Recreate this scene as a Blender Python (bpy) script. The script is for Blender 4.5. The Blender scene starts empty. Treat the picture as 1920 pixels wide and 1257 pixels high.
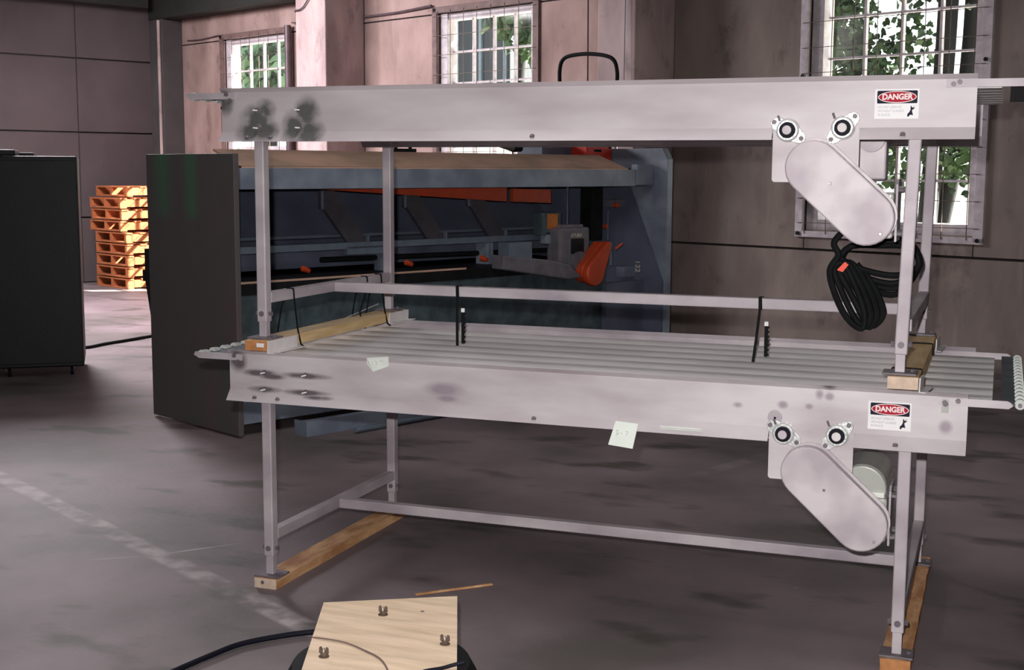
import bpy, bmesh, math, random
from mathutils import Vector, Matrix
from math import sin, cos, pi, radians as rad
random.seed(7)
S = bpy.context.scene
COL = S.collection

# ------------------------------------------------------------------ camera
F_PX, YAW, PITCH, ROLL = 2453.66, rad(20.459), rad(7.2026), rad(.2651)
CAM = Vector((2.4684, -4.0349, 1.518))
fw = Vector((-sin(YAW)*cos(PITCH), cos(YAW)*cos(PITCH), -sin(PITCH)))
rt0 = Vector((cos(YAW), sin(YAW), 0)); up0 = rt0.cross(fw)
rt = cos(ROLL)*rt0 + sin(ROLL)*up0; upv = -sin(ROLL)*rt0 + cos(ROLL)*up0
cd = bpy.data.cameras.new('camera'); cam = bpy.data.objects.new('camera', cd); COL.objects.link(cam)
cd.sensor_width = 36; cd.lens = F_PX/1920*36; cd.clip_start = .05; cd.clip_end = 300
M = Matrix.Identity(4)
for i in range(3):
    M[i][0] = rt[i]; M[i][1] = upv[i]; M[i][2] = -fw[i]; M[i][3] = CAM[i]
cam.matrix_world = M
S.camera = cam

# ------------------------------------------------------------------ view, world, sun, lamps
S.view_settings.view_transform = 'Standard'; S.view_settings.look = 'None'
S.view_settings.exposure = 0.0; S.view_settings.gamma = 1; S.view_settings.use_curve_mapping = False
TB = rad(-25)                       # the building stands turned 25 degrees to the rack
AX = Vector((cos(TB), sin(TB), 0)); VX = Vector((-sin(TB), cos(TB), 0))
def BW(a, b, z=0): return AX*a + VX*b + Vector((0, 0, z))

w = bpy.data.worlds.new('sky'); S.world = w; w.use_nodes = True
bg = w.node_tree.nodes['Background']; bg.inputs[0].default_value = (.93, .97, 1, 1); bg.inputs[1].default_value = 2.6

def lamp(name, kind, loc, to, energy, color=(1, 1, 1), **kw):
    l = bpy.data.lights.new(name, kind); l.energy = energy; l.color = color
    for k, v in kw.items(): setattr(l, k, v)
    o = bpy.data.objects.new(name, l); COL.objects.link(o); o.location = loc
    o.rotation_euler = (Vector(to)-Vector(loc)).to_track_quat('-Z', 'Y').to_euler()
    return o
sd = (AX*-.584 + VX*-.811 + Vector((0, 0, -.70)))
lamp('sun', 'SUN', (0, 0, 20), Vector((0, 0, 20))+sd, 62, (1, .95, .87), angle=rad(.6))
fl = CAM - rt*.05 + upv*.11 + fw*.03
lamp('camera_flash', 'SPOT', fl, fl+fw*4+rt*.45+upv*.0, 575, (1, .965, .965), spot_size=rad(82), spot_blend=1.0, shadow_soft_size=.018)
lamp('ceiling_fill', 'AREA', BW(-8.5, 3.2, 4.1), BW(-7.9, 4.6, 0), 900, (1, .93, .98), shape='RECTANGLE', size=2.6, size_y=2.0)  # added lamp standing in for unseen daylight on window wall and far floor
lamp('ceiling_fill', 'AREA', BW(-9.8, -3.8, 4.1), BW(-8.8, -2.2, 0), 95, (1, .93, .95), shape='RECTANGLE', size=2.6, size_y=2.6)  # unseen area lamp added as weak fill over the left floor
lamp('ceiling_fill', 'AREA', BW(.6, .6, 4.1), BW(.6, .5, 0), 80, (1, .95, .96), shape='RECTANGLE', size=2.6, size_y=2.6)  # lamp added over the rack to lift slats and floor

# ------------------------------------------------------------------ materials
def mat(name, col, rough=.6, metal=0., var=.12, scale=6., bump=0., bscale=60., col2=None, stretch=(1, 1, 1), spec=.5, detail=6., lo=.35, hi=.65):
    m = bpy.data.materials.new(name); m.use_nodes = True; nt = m.node_tree; N = nt.nodes; L = nt.links
    p = N['Principled BSDF']; p.inputs['Roughness'].default_value = rough; p.inputs['Metallic'].default_value = metal
    p.inputs['Specular IOR Level'].default_value = spec
    tc = N.new('ShaderNodeNewGeometry'); mp = N.new('ShaderNodeMapping'); mp.inputs['Scale'].default_value = stretch
    L.new(tc.outputs['Position'], mp.inputs[0])
    nz = N.new('ShaderNodeTexNoise'); nz.inputs['Scale'].default_value = scale; nz.inputs['Detail'].default_value = detail
    L.new(mp.outputs[0], nz.inputs['Vector'])
    mr = N.new('ShaderNodeMapRange'); mr.inputs[1].default_value = lo; mr.inputs[2].default_value = hi; L.new(nz.outputs[0], mr.inputs[0])
    mx = N.new('ShaderNodeMix'); mx.data_type = 'RGBA'
    c1 = (*col, 1); c2 = (*(col2 if col2 else [c*(1-var) for c in col]), 1)
    mx.inputs[6].default_value = c1; mx.inputs[7].default_value = c2
    L.new(mr.outputs[0], mx.inputs[0]); L.new(mx.outputs[2], p.inputs['Base Color'])
    if bump:
        n2 = N.new('ShaderNodeTexNoise'); n2.inputs['Scale'].default_value = bscale; n2.inputs['Detail'].default_value = 4
        L.new(mp.outputs[0], n2.inputs['Vector'])
        b = N.new('ShaderNodeBump'); b.inputs['Strength'].default_value = bump; b.inputs['Distance'].default_value = .01
        L.new(n2.outputs[0], b.inputs['Height']); L.new(b.outputs[0], p.inputs['Normal'])
    m['mix'] = mx.name
    return m
def add_node_mask(m, maskbuilder, color, fac=1.):
    """lay one more colour over the base colour where the mask is 1"""
    nt = m.node_tree; N = nt.nodes; L = nt.links; p = N['Principled BSDF']
    src = p.inputs['Base Color'].links[0].from_socket
    f = maskbuilder(nt)
    mu = N.new('ShaderNodeMath'); mu.operation = 'MULTIPLY'; mu.inputs[1].default_value = fac; mu.use_clamp = True; L.new(f, mu.inputs[0])
    mx = N.new('ShaderNodeMix'); mx.data_type = 'RGBA'; L.new(mu.outputs[0], mx.inputs[0]); L.new(src, mx.inputs[6])
    mx.inputs[7].default_value = (*color, 1); L.new(mx.outputs[2], p.inputs['Base Color'])
def math_node(nt, op, a, b=None, c=None, clamp=False):
    n = nt.nodes.new('ShaderNodeMath'); n.operation = op; n.use_clamp = clamp
    for i, v in enumerate((a, b, c)):
        if v is None: continue
        if isinstance(v, (int, float)): n.inputs[i].default_value = v
        else: nt.links.new(v, n.inputs[i])
    return n.outputs[0]
def world_xyz(nt):
    g = nt.nodes.new('ShaderNodeNewGeometry'); s = nt.nodes.new('ShaderNodeSeparateXYZ'); nt.links.new(g.outputs['Position'], s.inputs[0])
    return s.outputs
def blotch(points, rough_noise=14):
    """elliptic smudges and painted shadow streaks (x, z, rx, rz) on a panel that stands along X"""
    def build(nt):
        x, y, z = world_xyz(nt)[:3]; tot = None
        n = nt.nodes.new('ShaderNodeTexNoise'); n.inputs['Scale'].default_value = rough_noise; n.inputs['Detail'].default_value = 3
        g = nt.nodes.new('ShaderNodeNewGeometry'); nt.links.new(g.outputs['Position'], n.inputs['Vector'])
        for px, pz, rx, rz in points:
            dx = math_node(nt, 'MULTIPLY', math_node(nt, 'SUBTRACT', x, px), 1/rx)
            dz = math_node(nt, 'MULTIPLY', math_node(nt, 'SUBTRACT', z, pz), 1/rz)
            d = math_node(nt, 'SQRT', math_node(nt, 'ADD', math_node(nt, 'MULTIPLY', dx, dx), math_node(nt, 'MULTIPLY', dz, dz)))
            v = math_node(nt, 'SUBTRACT', 1.0, d, clamp=True)
            tot = v if tot is None else math_node(nt, 'MAXIMUM', tot, v)
        return math_node(nt, 'MULTIPLY', tot, math_node(nt, 'MULTIPLY', n.outputs[0], 3.2), clamp=True)
    return build
def line_mask(p, q, width, noise=8., soft=.5):
    """a straight worn stripe on the floor from p to q"""
    p = Vector(p); q = Vector(q); d = (q-p).normalized(); n = Vector((-d.y, d.x)); ln = (q-p).length
    def build(nt):
        x, y, z = world_xyz(nt)[:3]
        px = math_node(nt, 'SUBTRACT', x, p.x); py = math_node(nt, 'SUBTRACT', y, p.y)
        dist = math_node(nt, 'ABSOLUTE', math_node(nt, 'ADD', math_node(nt, 'MULTIPLY', px, n.x), math_node(nt, 'MULTIPLY', py, n.y)))
        t = math_node(nt, 'ADD', math_node(nt, 'MULTIPLY', px, d.x), math_node(nt, 'MULTIPLY', py, d.y))
        m1 = math_node(nt, 'MULTIPLY', math_node(nt, 'SUBTRACT', width/2, dist), 1/(width*.18), clamp=True)
        m2 = math_node(nt, 'MULTIPLY', math_node(nt, 'MULTIPLY', t, 6, clamp=True), math_node(nt, 'MULTIPLY', math_node(nt, 'SUBTRACT', ln, t), 6, clamp=True))
        nz = nt.nodes.new('ShaderNodeTexNoise'); nz.inputs['Scale'].default_value = noise; nz.inputs['Detail'].default_value = 6
        g = nt.nodes.new('ShaderNodeNewGeometry'); nt.links.new(g.outputs['Position'], nz.inputs['Vector'])
        w_ = math_node(nt, 'MULTIPLY', math_node(nt, 'SUBTRACT', nz.outputs[0], .38), 4, clamp=True)
        return math_node(nt, 'MULTIPLY', math_node(nt, 'MULTIPLY', m1, m2), w_)
    return build

MT = {}
MT['steel'] = mat('mill_finish_stainless', (.60, .545, .565), .55, .12, .0, 3.2, .05, 90, col2=(.37, .32, .35), stretch=(1, 1, 1.6), detail=4)
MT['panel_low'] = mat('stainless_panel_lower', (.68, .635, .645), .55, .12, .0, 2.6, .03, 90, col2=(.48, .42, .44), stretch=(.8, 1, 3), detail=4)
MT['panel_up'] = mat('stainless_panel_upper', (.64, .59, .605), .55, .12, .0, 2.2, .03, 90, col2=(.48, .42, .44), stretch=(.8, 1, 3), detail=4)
MT['slat'] = mat('galvanised_slat', (.90, .88, .87), .5, .0, .0, 4, .05, 80, col2=(.74, .71, .71), stretch=(.5, 1, 1))
MT['guard'] = mat('handled_stainless_cover', (.68, .62, .635), .55, .12, 0, 8, .03, 90, col2=(.47, .41, .44), detail=2)
MT['chrome'] = mat('bright_zinc', (.85, .85, .85), .18, .9, .1, 20)
MT['zinc'] = mat('cast_zinc', (.82, .84, .82), .3, .35, .2, 40, .2, 120)
MT['rusty'] = mat('rusty_nut', (.16, .11, .08), .6, .2, .4, 40)
MT['glintwhite'] = mat('painted_glint', (.95, .95, .93), .35, .0, .0, 20)  # flat white standing in for metal glints on studs and tie buckles
MT['bolt'] = mat('bolt_head', (.20, .17, .19), .5, .2, .3, 30)
MT['rubber'] = mat('black_rubber', (.008, .008, .016), .6, 0, .3, 20, spec=.15)
MT['blackpl'] = mat('black_plastic', (.009, .010, .011), .7, 0, .3, 20, spec=.12)
MT['pine'] = mat('pine_lumber', (.82, .62, .33), .75, 0, .0, 5, .3, 50, col2=(.66, .44, .20), stretch=(8, 1, 8))
MT['pine_old'] = mat('rough_stained_lumber', (.82, .50, .25), .8, 0, .0, 7, .5, 40, col2=(.48, .22, .09), stretch=(3, 1, 3))
MT['endgrain'] = mat('painted_end_grain', (.62, .27, .10), .8, 0, .25, 40)
MT['endpale'] = mat('pale_end_grain', (.78, .60, .46), .8, 0, .2, 40)
MT['ply'] = mat('plywood_sheet', (.86, .67, .48), .7, 0, .0, 3.5, .15, 40, col2=(.66, .50, .33), stretch=(1.2, 7, 1), detail=8)
MT['paper'] = mat('note_paper', (.84, .90, .82), .8, 0, .04, 20)
MT['foam'] = mat('white_packing_foam', (.80, .76, .75), .7, 0, .12, 20)
MT['ink'] = mat('faint_pencil', (.52, .58, .56), .8, 0, 0)
MT['white'] = mat('label_white', (.92, .91, .90), .5, 0, .03)
MT['navy'] = mat('label_black', (.008, .006, .025), .8, 0, 0)
MT['red'] = mat('label_red', (.45, .008, .03), .8, 0, 0)
MT['pinkw'] = mat('label_letter', (.95, .80, .78), .5, 0, 0)
MT['greyl'] = mat('label_small_print', (.42, .40, .44), .5, 0, 0)
MT['belt'] = mat('grey_green_belt', (.10, .12, .14), .6, 0, .3, 12)
MT['bead'] = mat('white_acetal', (.62, .66, .62), .5, 0, .15, 20)
MT['orange_tag'] = mat('orange_tag', (.95, .07, .015), .5, 0, 0)
MT['motor'] = mat('pale_motor_paint', (.66, .68, .62), .22, .25, .1, 12)
# machine
MT['mblue'] = mat('blue_grey_paint', (.24, .28, .33), .5, .0, .0, 5, .1, 40, col2=(.14, .165, .215))
MT['mdark'] = mat('dark_blue_paint', (.12, .135, .19), .55, .0, .0, 4, .1, 40, col2=(.085, .095, .135))
MT['mteal'] = mat('teal_paint', (.075, .11, .125), .6, 0, .0, 9, .2, 30, col2=(.035, .05, .055))
MT['morange'] = mat('safety_orange_paint', (.52, .055, .012), .45, 0, .0, 9, 0, 40, col2=(.38, .05, .016))
MT['myellow'] = mat('amber_paint', (.55, .16, .02), .5, 0, .2, 12)
MT['mboard'] = mat('brown_hardboard', (.60, .37, .27), .7, 0, .0, 3, 0, 40, col2=(.38, .26, .18), stretch=(1, 1, 3))
MT['mplate'] = mat('bare_steel_plate', (.085, .083, .084), .6, .0, .0, 3.5, .05, 40, col2=(.105, .082, .078), stretch=(2, 2, .6))
MT['gusset'] = mat('rusty_dark_gusset', (.065, .058, .070), .7, 0, .3, 12)
MT['mgrey'] = mat('grey_machine_paint', (.16, .15, .17), .5, .0, .3, 12)
MT['darksteel'] = mat('greasy_steel', (.015, .016, .018), .5, .2, .4, 15, spec=.2)  # even near-black for dark machine parts and small fittings
MT['railgrey'] = mat('pale_blue_rail', (.16, .20, .25), .45, .2, .2, 12)
MT['letter'] = mat('cream_lettering', (.50, .48, .38), .6, 0, 0)
MT['redbox'] = mat('red_box_paint', (.85, .05, .025), .5, 0, .15, 20)
# building
MT['wall'] = mat('stained_concrete', (.42, .295, .265), .9, 0, .0, 1.7, .35, 14, col2=(.23, .155, .135), stretch=(1.3, 1.3, .7), detail=8)
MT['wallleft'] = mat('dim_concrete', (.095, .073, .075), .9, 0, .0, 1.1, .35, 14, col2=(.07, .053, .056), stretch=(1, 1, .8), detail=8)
MT['wallgrey'] = mat('brown_grey_concrete', (.30, .245, .215), .9, 0, .0, 1.9, .35, 14, col2=(.19, .152, .135), stretch=(1.3, 1.3, .6), detail=8)
MT['pil'] = mat('pale_pilaster', (.52, .41, .39), .9, 0, .0, 2.0, .3, 14, col2=(.30, .22, .22), stretch=(1.5, 1.5, .5), detail=8)
MT['column'] = mat('dark_column', (.075, .066, .066), .8, 0, .3, 3)
MT['ceil'] = mat('dark_ceiling', (.035, .033, .040), .9, 0, .3, 2)
MT['beam'] = mat('dark_beam', (.022, .022, .020), .9, 0, .3, 4)
MT['frame'] = mat('weathered_white_paint', (.66, .60, .63), .7, 0, .25, 14, .2, 60)
MT['brown'] = mat('brown_trim', (.20, .13, .12), .7, 0, .3, 12, .2, 60)
MT['wire'] = mat('rusty_wire', (.16, .11, .09), .7, .2, .3, 20)
MT['pipe'] = mat('conduit_brown', (.13, .09, .10), .5, .3, .3, 12)
MT['joint'] = mat('dark_joint_backing', (.03, .025, .022), .95, 0, .3, 12)  # dark backing seen between the face panels
MT['floor'] = mat('stained_concrete_floor', (.255, .198, .212), .60, 0, .0, 1.1, .12, 30, col2=(.105, .092, .085), detail=10, spec=.35, lo=.38, hi=.68)
add_node_mask(MT['floor'], line_mask((-3.9, 1.98), (.6, -.46), .115), (.52, .46, .46), .7)
add_node_mask(MT['floor'], line_mask((1.06, 2.26), (1.9, 4.2), .10), (.30, .25, .25), .5)
add_node_mask(MT['floor'], line_mask((-.84, .004), (-.62, .16), .012, 2), (.75, .70, .70), .8)
add_node_mask(MT['floor'], line_mask((-.62, .16), (-.37, .457), .010, 2), (.75, .70, .70), .8)
add_node_mask(MT['floor'], line_mask((1.2, .75), (1.55, .78), .008, 4), (.03, .03, .03), .9)
def stains(nt):
    n = nt.nodes.new('ShaderNodeTexNoise'); n.inputs['Scale'].default_value = 2.3; n.inputs['Detail'].default_value = 5
    mp = nt.nodes.new('ShaderNodeMapping'); mp.inputs['Scale'].default_value = (.8, 1.7, 1); mp.inputs['Rotation'].default_value = (0, 0, .6)
    g = nt.nodes.new('ShaderNodeNewGeometry'); nt.links.new(g.outputs['Position'], mp.inputs[0]); nt.links.new(mp.outputs[0], n.inputs['Vector'])
    return math_node(nt, 'MULTIPLY', math_node(nt, 'SUBTRACT', n.outputs[0], .56), 9, clamp=True)
add_node_mask(MT['floor'], stains, (.055, .052, .042), .75)
def specks(nt):
    n = nt.nodes.new('ShaderNodeTexNoise'); n.inputs['Scale'].default_value = 9; n.inputs['Detail'].default_value = 8; n.inputs['Roughness'].default_value = .7
    g = nt.nodes.new('ShaderNodeNewGeometry'); nt.links.new(g.outputs['Position'], n.inputs['Vector'])
    return math_node(nt, 'MULTIPLY', math_node(nt, 'SUBTRACT', n.outputs[0], .66), 14, clamp=True)
add_node_mask(MT['floor'], specks, (.50, .45, .46), .5)
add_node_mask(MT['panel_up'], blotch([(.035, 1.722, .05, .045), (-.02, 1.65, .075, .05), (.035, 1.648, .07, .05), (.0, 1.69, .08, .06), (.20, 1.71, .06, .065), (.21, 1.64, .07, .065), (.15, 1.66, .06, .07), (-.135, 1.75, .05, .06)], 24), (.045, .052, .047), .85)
add_node_mask(MT['panel_low'], blotch([(.0, .790, .09, .016), (.05, .780, .07, .014), (.185, .790, .12, .014), (.02, .732, .08, .014), (.19, .730, .11, .013), (.24, .716, .07, .010), (-.09, .83, .045, .05), (2.0, .90-.02, .03, .03)]), (.07, .05, .06), .85)  # horizontal shadows and reflections at the bolts painted as streaks, plus smudges
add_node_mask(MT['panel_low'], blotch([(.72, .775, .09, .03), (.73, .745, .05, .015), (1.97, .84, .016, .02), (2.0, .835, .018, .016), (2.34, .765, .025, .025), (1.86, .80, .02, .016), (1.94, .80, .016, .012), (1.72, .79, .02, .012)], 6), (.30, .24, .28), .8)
def spray(nt):
    x, y, z = world_xyz(nt)[:3]
    u = math_node(nt, 'ADD', math_node(nt, 'MULTIPLY', x, AX.x), math_node(nt, 'MULTIPLY', y, AX.y))
    n = nt.nodes.new('ShaderNodeTexNoise'); n.inputs['Scale'].default_value = 2.5
    mp = nt.nodes.new('ShaderNodeMapping'); mp.inputs['Scale'].default_value = (2.2, 2.2, .45)
    g = nt.nodes.new('ShaderNodeNewGeometry'); nt.links.new(g.outputs['Position'], mp.inputs[0]); nt.links.new(mp.outputs[0], n.inputs['Vector'])
    tot = None
    for c, ww in ((-3.08, .11), (-2.77, .09)):
        v = math_node(nt, 'SUBTRACT', 1.15, math_node(nt, 'MULTIPLY', math_node(nt, 'ABSOLUTE', math_node(nt, 'SUBTRACT', u, c)), 1/ww), clamp=True)
        tot = v if tot is None else math_node(nt, 'MAXIMUM', tot, v)
    zz = math_node(nt, 'MULTIPLY', math_node(nt, 'SUBTRACT', z, 1.20), 12, clamp=True)
    return math_node(nt, 'MULTIPLY', math_node(nt, 'MULTIPLY', tot, zz), math_node(nt, 'ADD', math_node(nt, 'MULTIPLY', n.outputs[0], 1.5), .1, clamp=True))
add_node_mask(MT['mplate'], spray, (.05, .17, .085), 1.0)
def wall_blots(scale, thr, st):
    def build(nt):
        n = nt.nodes.new('ShaderNodeTexNoise'); n.inputs['Scale'].default_value = scale; n.inputs['Detail'].default_value = 7; n.inputs['Roughness'].default_value = .62
        mp = nt.nodes.new('ShaderNodeMapping'); mp.inputs['Scale'].default_value = st
        g = nt.nodes.new('ShaderNodeNewGeometry'); nt.links.new(g.outputs['Position'], mp.inputs[0]); nt.links.new(mp.outputs[0], n.inputs['Vector'])
        return math_node(nt, 'MULTIPLY', math_node(nt, 'SUBTRACT', n.outputs[0], thr), 7, clamp=True)
    return build
for k in ('wall', 'wallgrey', 'pil', 'wallleft'):
    add_node_mask(MT[k], wall_blots(2.6, .57, (1.2, 1.2, .75)), (.085, .06, .055), .6)
    add_node_mask(MT[k], wall_blots(11, .66, (1, 1, .8)), (.05, .035, .032), .7)
    if k != 'wallleft': add_node_mask(MT[k], wall_blots(5, .60, (1.6, 1.6, .12)), (.42, .33, .31), .35)
# outside
MT['ground'] = mat('pale_yard_paving', (.50, .48, .44), .9, 0, .2, 2)
MT['bark'] = mat('dark_bark', (.003, .003, .004), .9, 0, .4, 12, .5, 30, stretch=(1, 1, .3))
MT['leaf'] = mat('green_leaf', (.050, .095, .026), .6, 0, .0, 3, col2=(.015, .035, .012), detail=2)
MT['leafpale'] = mat('pale_green_leaf', (.16, .27, .13), .6, 0, .0, 3, col2=(.07, .15, .08), detail=2)
MT['shed'] = mat('blue_grey_cladding', (.030, .034, .042), .7, 0, .3, 3, stretch=(3, 3, .3))
MT['shedw'] = mat('white_block_wall', (.75, .73, .70), .8, 0, .1, 3)
MT['palletwood'] = mat('orange_pallet_wood', (.42, .13, .045), .8, 0, .0, 6, .3, 40, col2=(.30, .085, .025))
def glass(name, dust):
    m = bpy.data.materials.new(name); m.use_nodes = True; nt = m.node_tree; nt.nodes.clear(); N = nt.nodes
    o = N.new('ShaderNodeOutputMaterial'); t = N.new('ShaderNodeBsdfTransparent'); g = N.new('ShaderNodeBsdfGlossy'); d = N.new('ShaderNodeBsdfDiffuse')
    t.inputs[0].default_value = (.93, .95, .93, 1); g.inputs['Roughness'].default_value = .08; d.inputs[0].default_value = (.6, .62, .6, 1)
    a = N.new('ShaderNodeMixShader'); b = N.new('ShaderNodeMixShader'); a.inputs[0].default_value = .02; b.inputs[0].default_value = dust
    nt.links.new(t.outputs[0], a.inputs[1]); nt.links.new(g.outputs[0], a.inputs[2]); nt.links.new(a.outputs[0], b.inputs[1]); nt.links.new(d.outputs[0], b.inputs[2])
    nt.links.new(b.outputs[0], o.inputs[0]); return m
MT['glass'] = glass('clear_glass', .003)
MT['glass_dusty'] = glass('dusty_glass', .022)

# ------------------------------------------------------------------ mesh helpers
class MB:
    def __init__(s): s.v = []; s.f = []
    def box(s, x0, x1, y0, y1, z0, z1):
        n = len(s.v); x0, x1 = sorted((x0, x1)); y0, y1 = sorted((y0, y1)); z0, z1 = sorted((z0, z1))
        s.v += [(x0,y0,z0),(x1,y0,z0),(x1,y1,z0),(x0,y1,z0),(x0,y0,z1),(x1,y0,z1),(x1,y1,z1),(x0,y1,z1)]
        s.f += [[n+i for i in q] for q in ((3,2,1,0),(4,5,6,7),(0,1,5,4),(1,2,6,5),(2,3,7,6),(3,0,4,7))]; return s
    def loft(s, r0, r1, cap=True):
        """two rings of equal length joined by quads"""
        n = len(s.v); k = len(r0); s.v += [tuple(p) for p in r0]+[tuple(p) for p in r1]
        for i in range(k): j = (i+1) % k; s.f.append([n+i, n+j, n+k+j, n+k+i])
        if cap: s.f.append([n+i for i in reversed(range(k))]); s.f.append([n+k+i for i in range(k)])
        return s
    def prism(s, pts, axis, lo, hi):
        """2-D outline pushed along an axis; pts are the other two coordinates in xyz order"""
        def P(p, t): return (t, p[0], p[1]) if axis == 'x' else (p[0], t, p[1]) if axis == 'y' else (p[0], p[1], t)
        return s.loft([P(p, lo) for p in pts], [P(p, hi) for p in pts])
    def beam(s, p, q, w_, h, up=(0, 0, 1)):
        p = Vector(p); q = Vector(q); d = (q-p).normalized(); u = Vector(up)
        if abs(d.dot(u)) > .98: u = Vector((0, 1, 0))
        r = d.cross(u).normalized()*(w_/2); t = r.cross(d).normalized()*(h/2)
        c = [(-1,-1),(1,-1),(1,1),(-1,1)]
        return s.loft([p+r*a+t*b for a, b in c], [q+r*a+t*b for a, b in c])
    def cyl(s, p, q, r0, r1=None, n=16):
        p = Vector(p); q = Vector(q); d = (q-p).normalized(); r1 = r0 if r1 is None else r1
        u = d.orthogonal().normalized(); v = d.cross(u)
        return s.loft([p+(u*cos(2*pi*i/n)+v*sin(2*pi*i/n))*r0 for i in range(n)], [q+(u*cos(2*pi*i/n)+v*sin(2*pi*i/n))*r1 for i in range(n)])
    def tube(s, pts, r, n=8, sub=4):
        P = [Vector(p) for p in pts]
        if sub > 1 and len(P) > 2:
            Q = []
            for i in range(len(P)-1):
                a, b, c, d = P[max(i-1, 0)], P[i], P[i+1], P[min(i+2, len(P)-1)]
                for k in range(sub):
                    t = k/sub; Q.append(.5*((2*b)+(-a+c)*t+(2*a-5*b+4*c-d)*t*t+(-a+3*b-3*c+d)*t**3))
            Q.append(P[-1]); P = Q
        base = len(s.v); up = None
        for i, p in enumerate(P):
            d = (P[min(i+1, len(P)-1)]-P[max(i-1, 0)]).normalized()
            if up is None: up = d.orthogonal().normalized()
            up = (up-d*up.dot(d)).normalized(); v = d.cross(up)
            rr = r[min(i*len(r)//len(P), len(r)-1)] if isinstance(r, (list, tuple)) else r
            s.v += [tuple(p+(up*cos(2*pi*k/n)+v*sin(2*pi*k/n))*rr) for k in range(n)]
        for i in range(len(P)-1):
            for k in range(n): j = (k+1) % n; s.f.append([base+i*n+k, base+i*n+j, base+(i+1)*n+j, base+(i+1)*n+k])
        s.f.append([base+k for k in reversed(range(n))]); s.f.append([base+(len(P)-1)*n+k for k in range(n)])
        return s
    def move(s, fn): s.v = [tuple(fn(Vector(p))) for p in s.v]; return s

BASE = {}
def link(o, parent=None):
    COL.objects.link(o)
    if parent is not None: o.parent = parent
    return o
def thing(name, label, cat, base=(0, 0, 0), frame='W', group=None):
    o = bpy.data.objects.new(name, None); link(o); o.empty_display_size = .05
    o.location = BW(*base) if frame == 'B' else base
    if frame == 'B': o.rotation_euler = (0, 0, TB)
    BASE[o.name] = Vector(base); o['label'] = label; o['category'] = cat
    if group: o['group'] = group
    return o
def obj(name, mb, m, parent=None, frame='W', bevel=0, smooth=False, base=None, seg=2):
    b = Vector((0, 0, 0))
    if parent is not None: b = BASE[parent.name]
    elif base is not None: b = Vector(base)
    me = bpy.data.meshes.new(name); me.from_pydata([tuple(Vector(p)-b) for p in mb.v], [], mb.f); me.validate(); me.update()
    bm = bmesh.new(); bm.from_mesh(me); bmesh.ops.recalc_face_normals(bm, faces=bm.faces[:]); bm.to_mesh(me); bm.free()
    me.materials.append(MT[m])
    if smooth: me.shade_smooth() if hasattr(me, 'shade_smooth') else None
    if smooth:
        try: me.set_sharp_from_angle(angle=rad(35))
        except Exception: pass
    o = bpy.data.objects.new(name, me); link(o, parent); BASE[o.name] = b
    if parent is None:
        o.location = BW(*b) if frame == 'B' else b
        if frame == 'B': o.rotation_euler = (0, 0, TB)
    if bevel:
        md = o.modifiers.new('edge', 'BEVEL'); md.width = bevel; md.segments = seg; md.limit_method = 'ANGLE'; md.angle_limit = rad(40)
    return o
def tag(o, label, cat, group=None):
    o['label'] = label; o['category'] = cat
    if group: o['group'] = group
    return o
def struct(o): o['kind'] = 'structure'; return o
def text(name, s, size, org, right, up, m, parent, depth=.0006, bold=.0, sx=1.):
    c = bpy.data.curves.new(name, 'FONT'); c.body = s; c.size = size; c.extrude = depth; c.offset = bold; c.align_x = 'CENTER'; c.align_y = 'CENTER'
    t = bpy.data.objects.new(name, c); COL.objects.link(t)
    bpy.context.view_layer.update()
    me = bpy.data.meshes.new_from_object(t.evaluated_get(bpy.context.evaluated_depsgraph_get()))
    bpy.data.objects.remove(t); bpy.data.curves.remove(c)
    R = Vector(right).normalized(); U = Vector(up).normalized(); Z = R.cross(U); O = Vector(org)-BASE[parent.name]
    for v in me.vertices: v.co = O+R*v.co.x*sx+U*v.co.y+Z*v.co.z
    me.materials.clear(); me.materials.append(MT[m])
    o = bpy.data.objects.new(name, me); link(o, parent); BASE[o.name] = BASE[parent.name]; return o
def rounded(cx, cz, w_, h, r, n=5):
    P = []
    for (sx, sz, a0) in ((1, -1, -90), (1, 1, 0), (-1, 1, 90), (-1, -1, 180)):
        for k in range(n+1):
            a = rad(a0+90*k/n); P.append((cx+sx*(w_/2-r)+r*cos(a), cz+sz*(h/2-r)+r*sin(a)))
    return P
def obround(c0, c1, r, n=14):
    a = math.atan2(c1[1]-c0[1], c1[0]-c0[0]); P = []
    for k in range(n+1): t = a+pi/2+pi*k/n; P.append((c0[0]+r*cos(t), c0[1]+r*sin(t)))
    for k in range(n+1): t = a-pi/2+pi*k/n; P.append((c1[0]+r*cos(t), c1[1]+r*sin(t)))
    return P
def ellipse(cx, cz, rx, rz, n=32): return [(cx+rx*cos(2*pi*k/n), cz+rz*sin(2*pi*k/n)) for k in range(n)]

# ================================================================== THE SETTING (building frame: a along the window wall, b towards it)
A0, B1, ZC = -12.42, 6.869, 4.2
ARt, BBk = 9.0, -9.0
fo = obj('floor', MB().box(-16, 16, -12, 14, -.1, 0).move(lambda p: p), 'floor', frame='B'); struct(fo)
fo.data.vertices.foreach_set('co', [c for p in [(A0-.3, BBk-.3, -.1), (ARt+.3, BBk-.3, -.1), (ARt+.3, B1+.23, -.1), (A0-.3, B1+.23, -.1), (A0-.3, BBk-.3, 0), (ARt+.3, BBk-.3, 0), (ARt+.3, B1+.23, 0), (A0-.3, B1+.23, 0)] for c in p])
struct(obj('ceiling', MB().box(A0-.3, ARt+.3, BBk-.3, B1+.23, ZC, ZC+.15), 'ceil', frame='B'))
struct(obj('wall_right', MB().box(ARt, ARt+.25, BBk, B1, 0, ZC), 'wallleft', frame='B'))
struct(obj('wall_front', MB().box(A0-.25, ARt+.25, BBk-.25, BBk, 0, ZC), 'wallleft', frame='B'))

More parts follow.
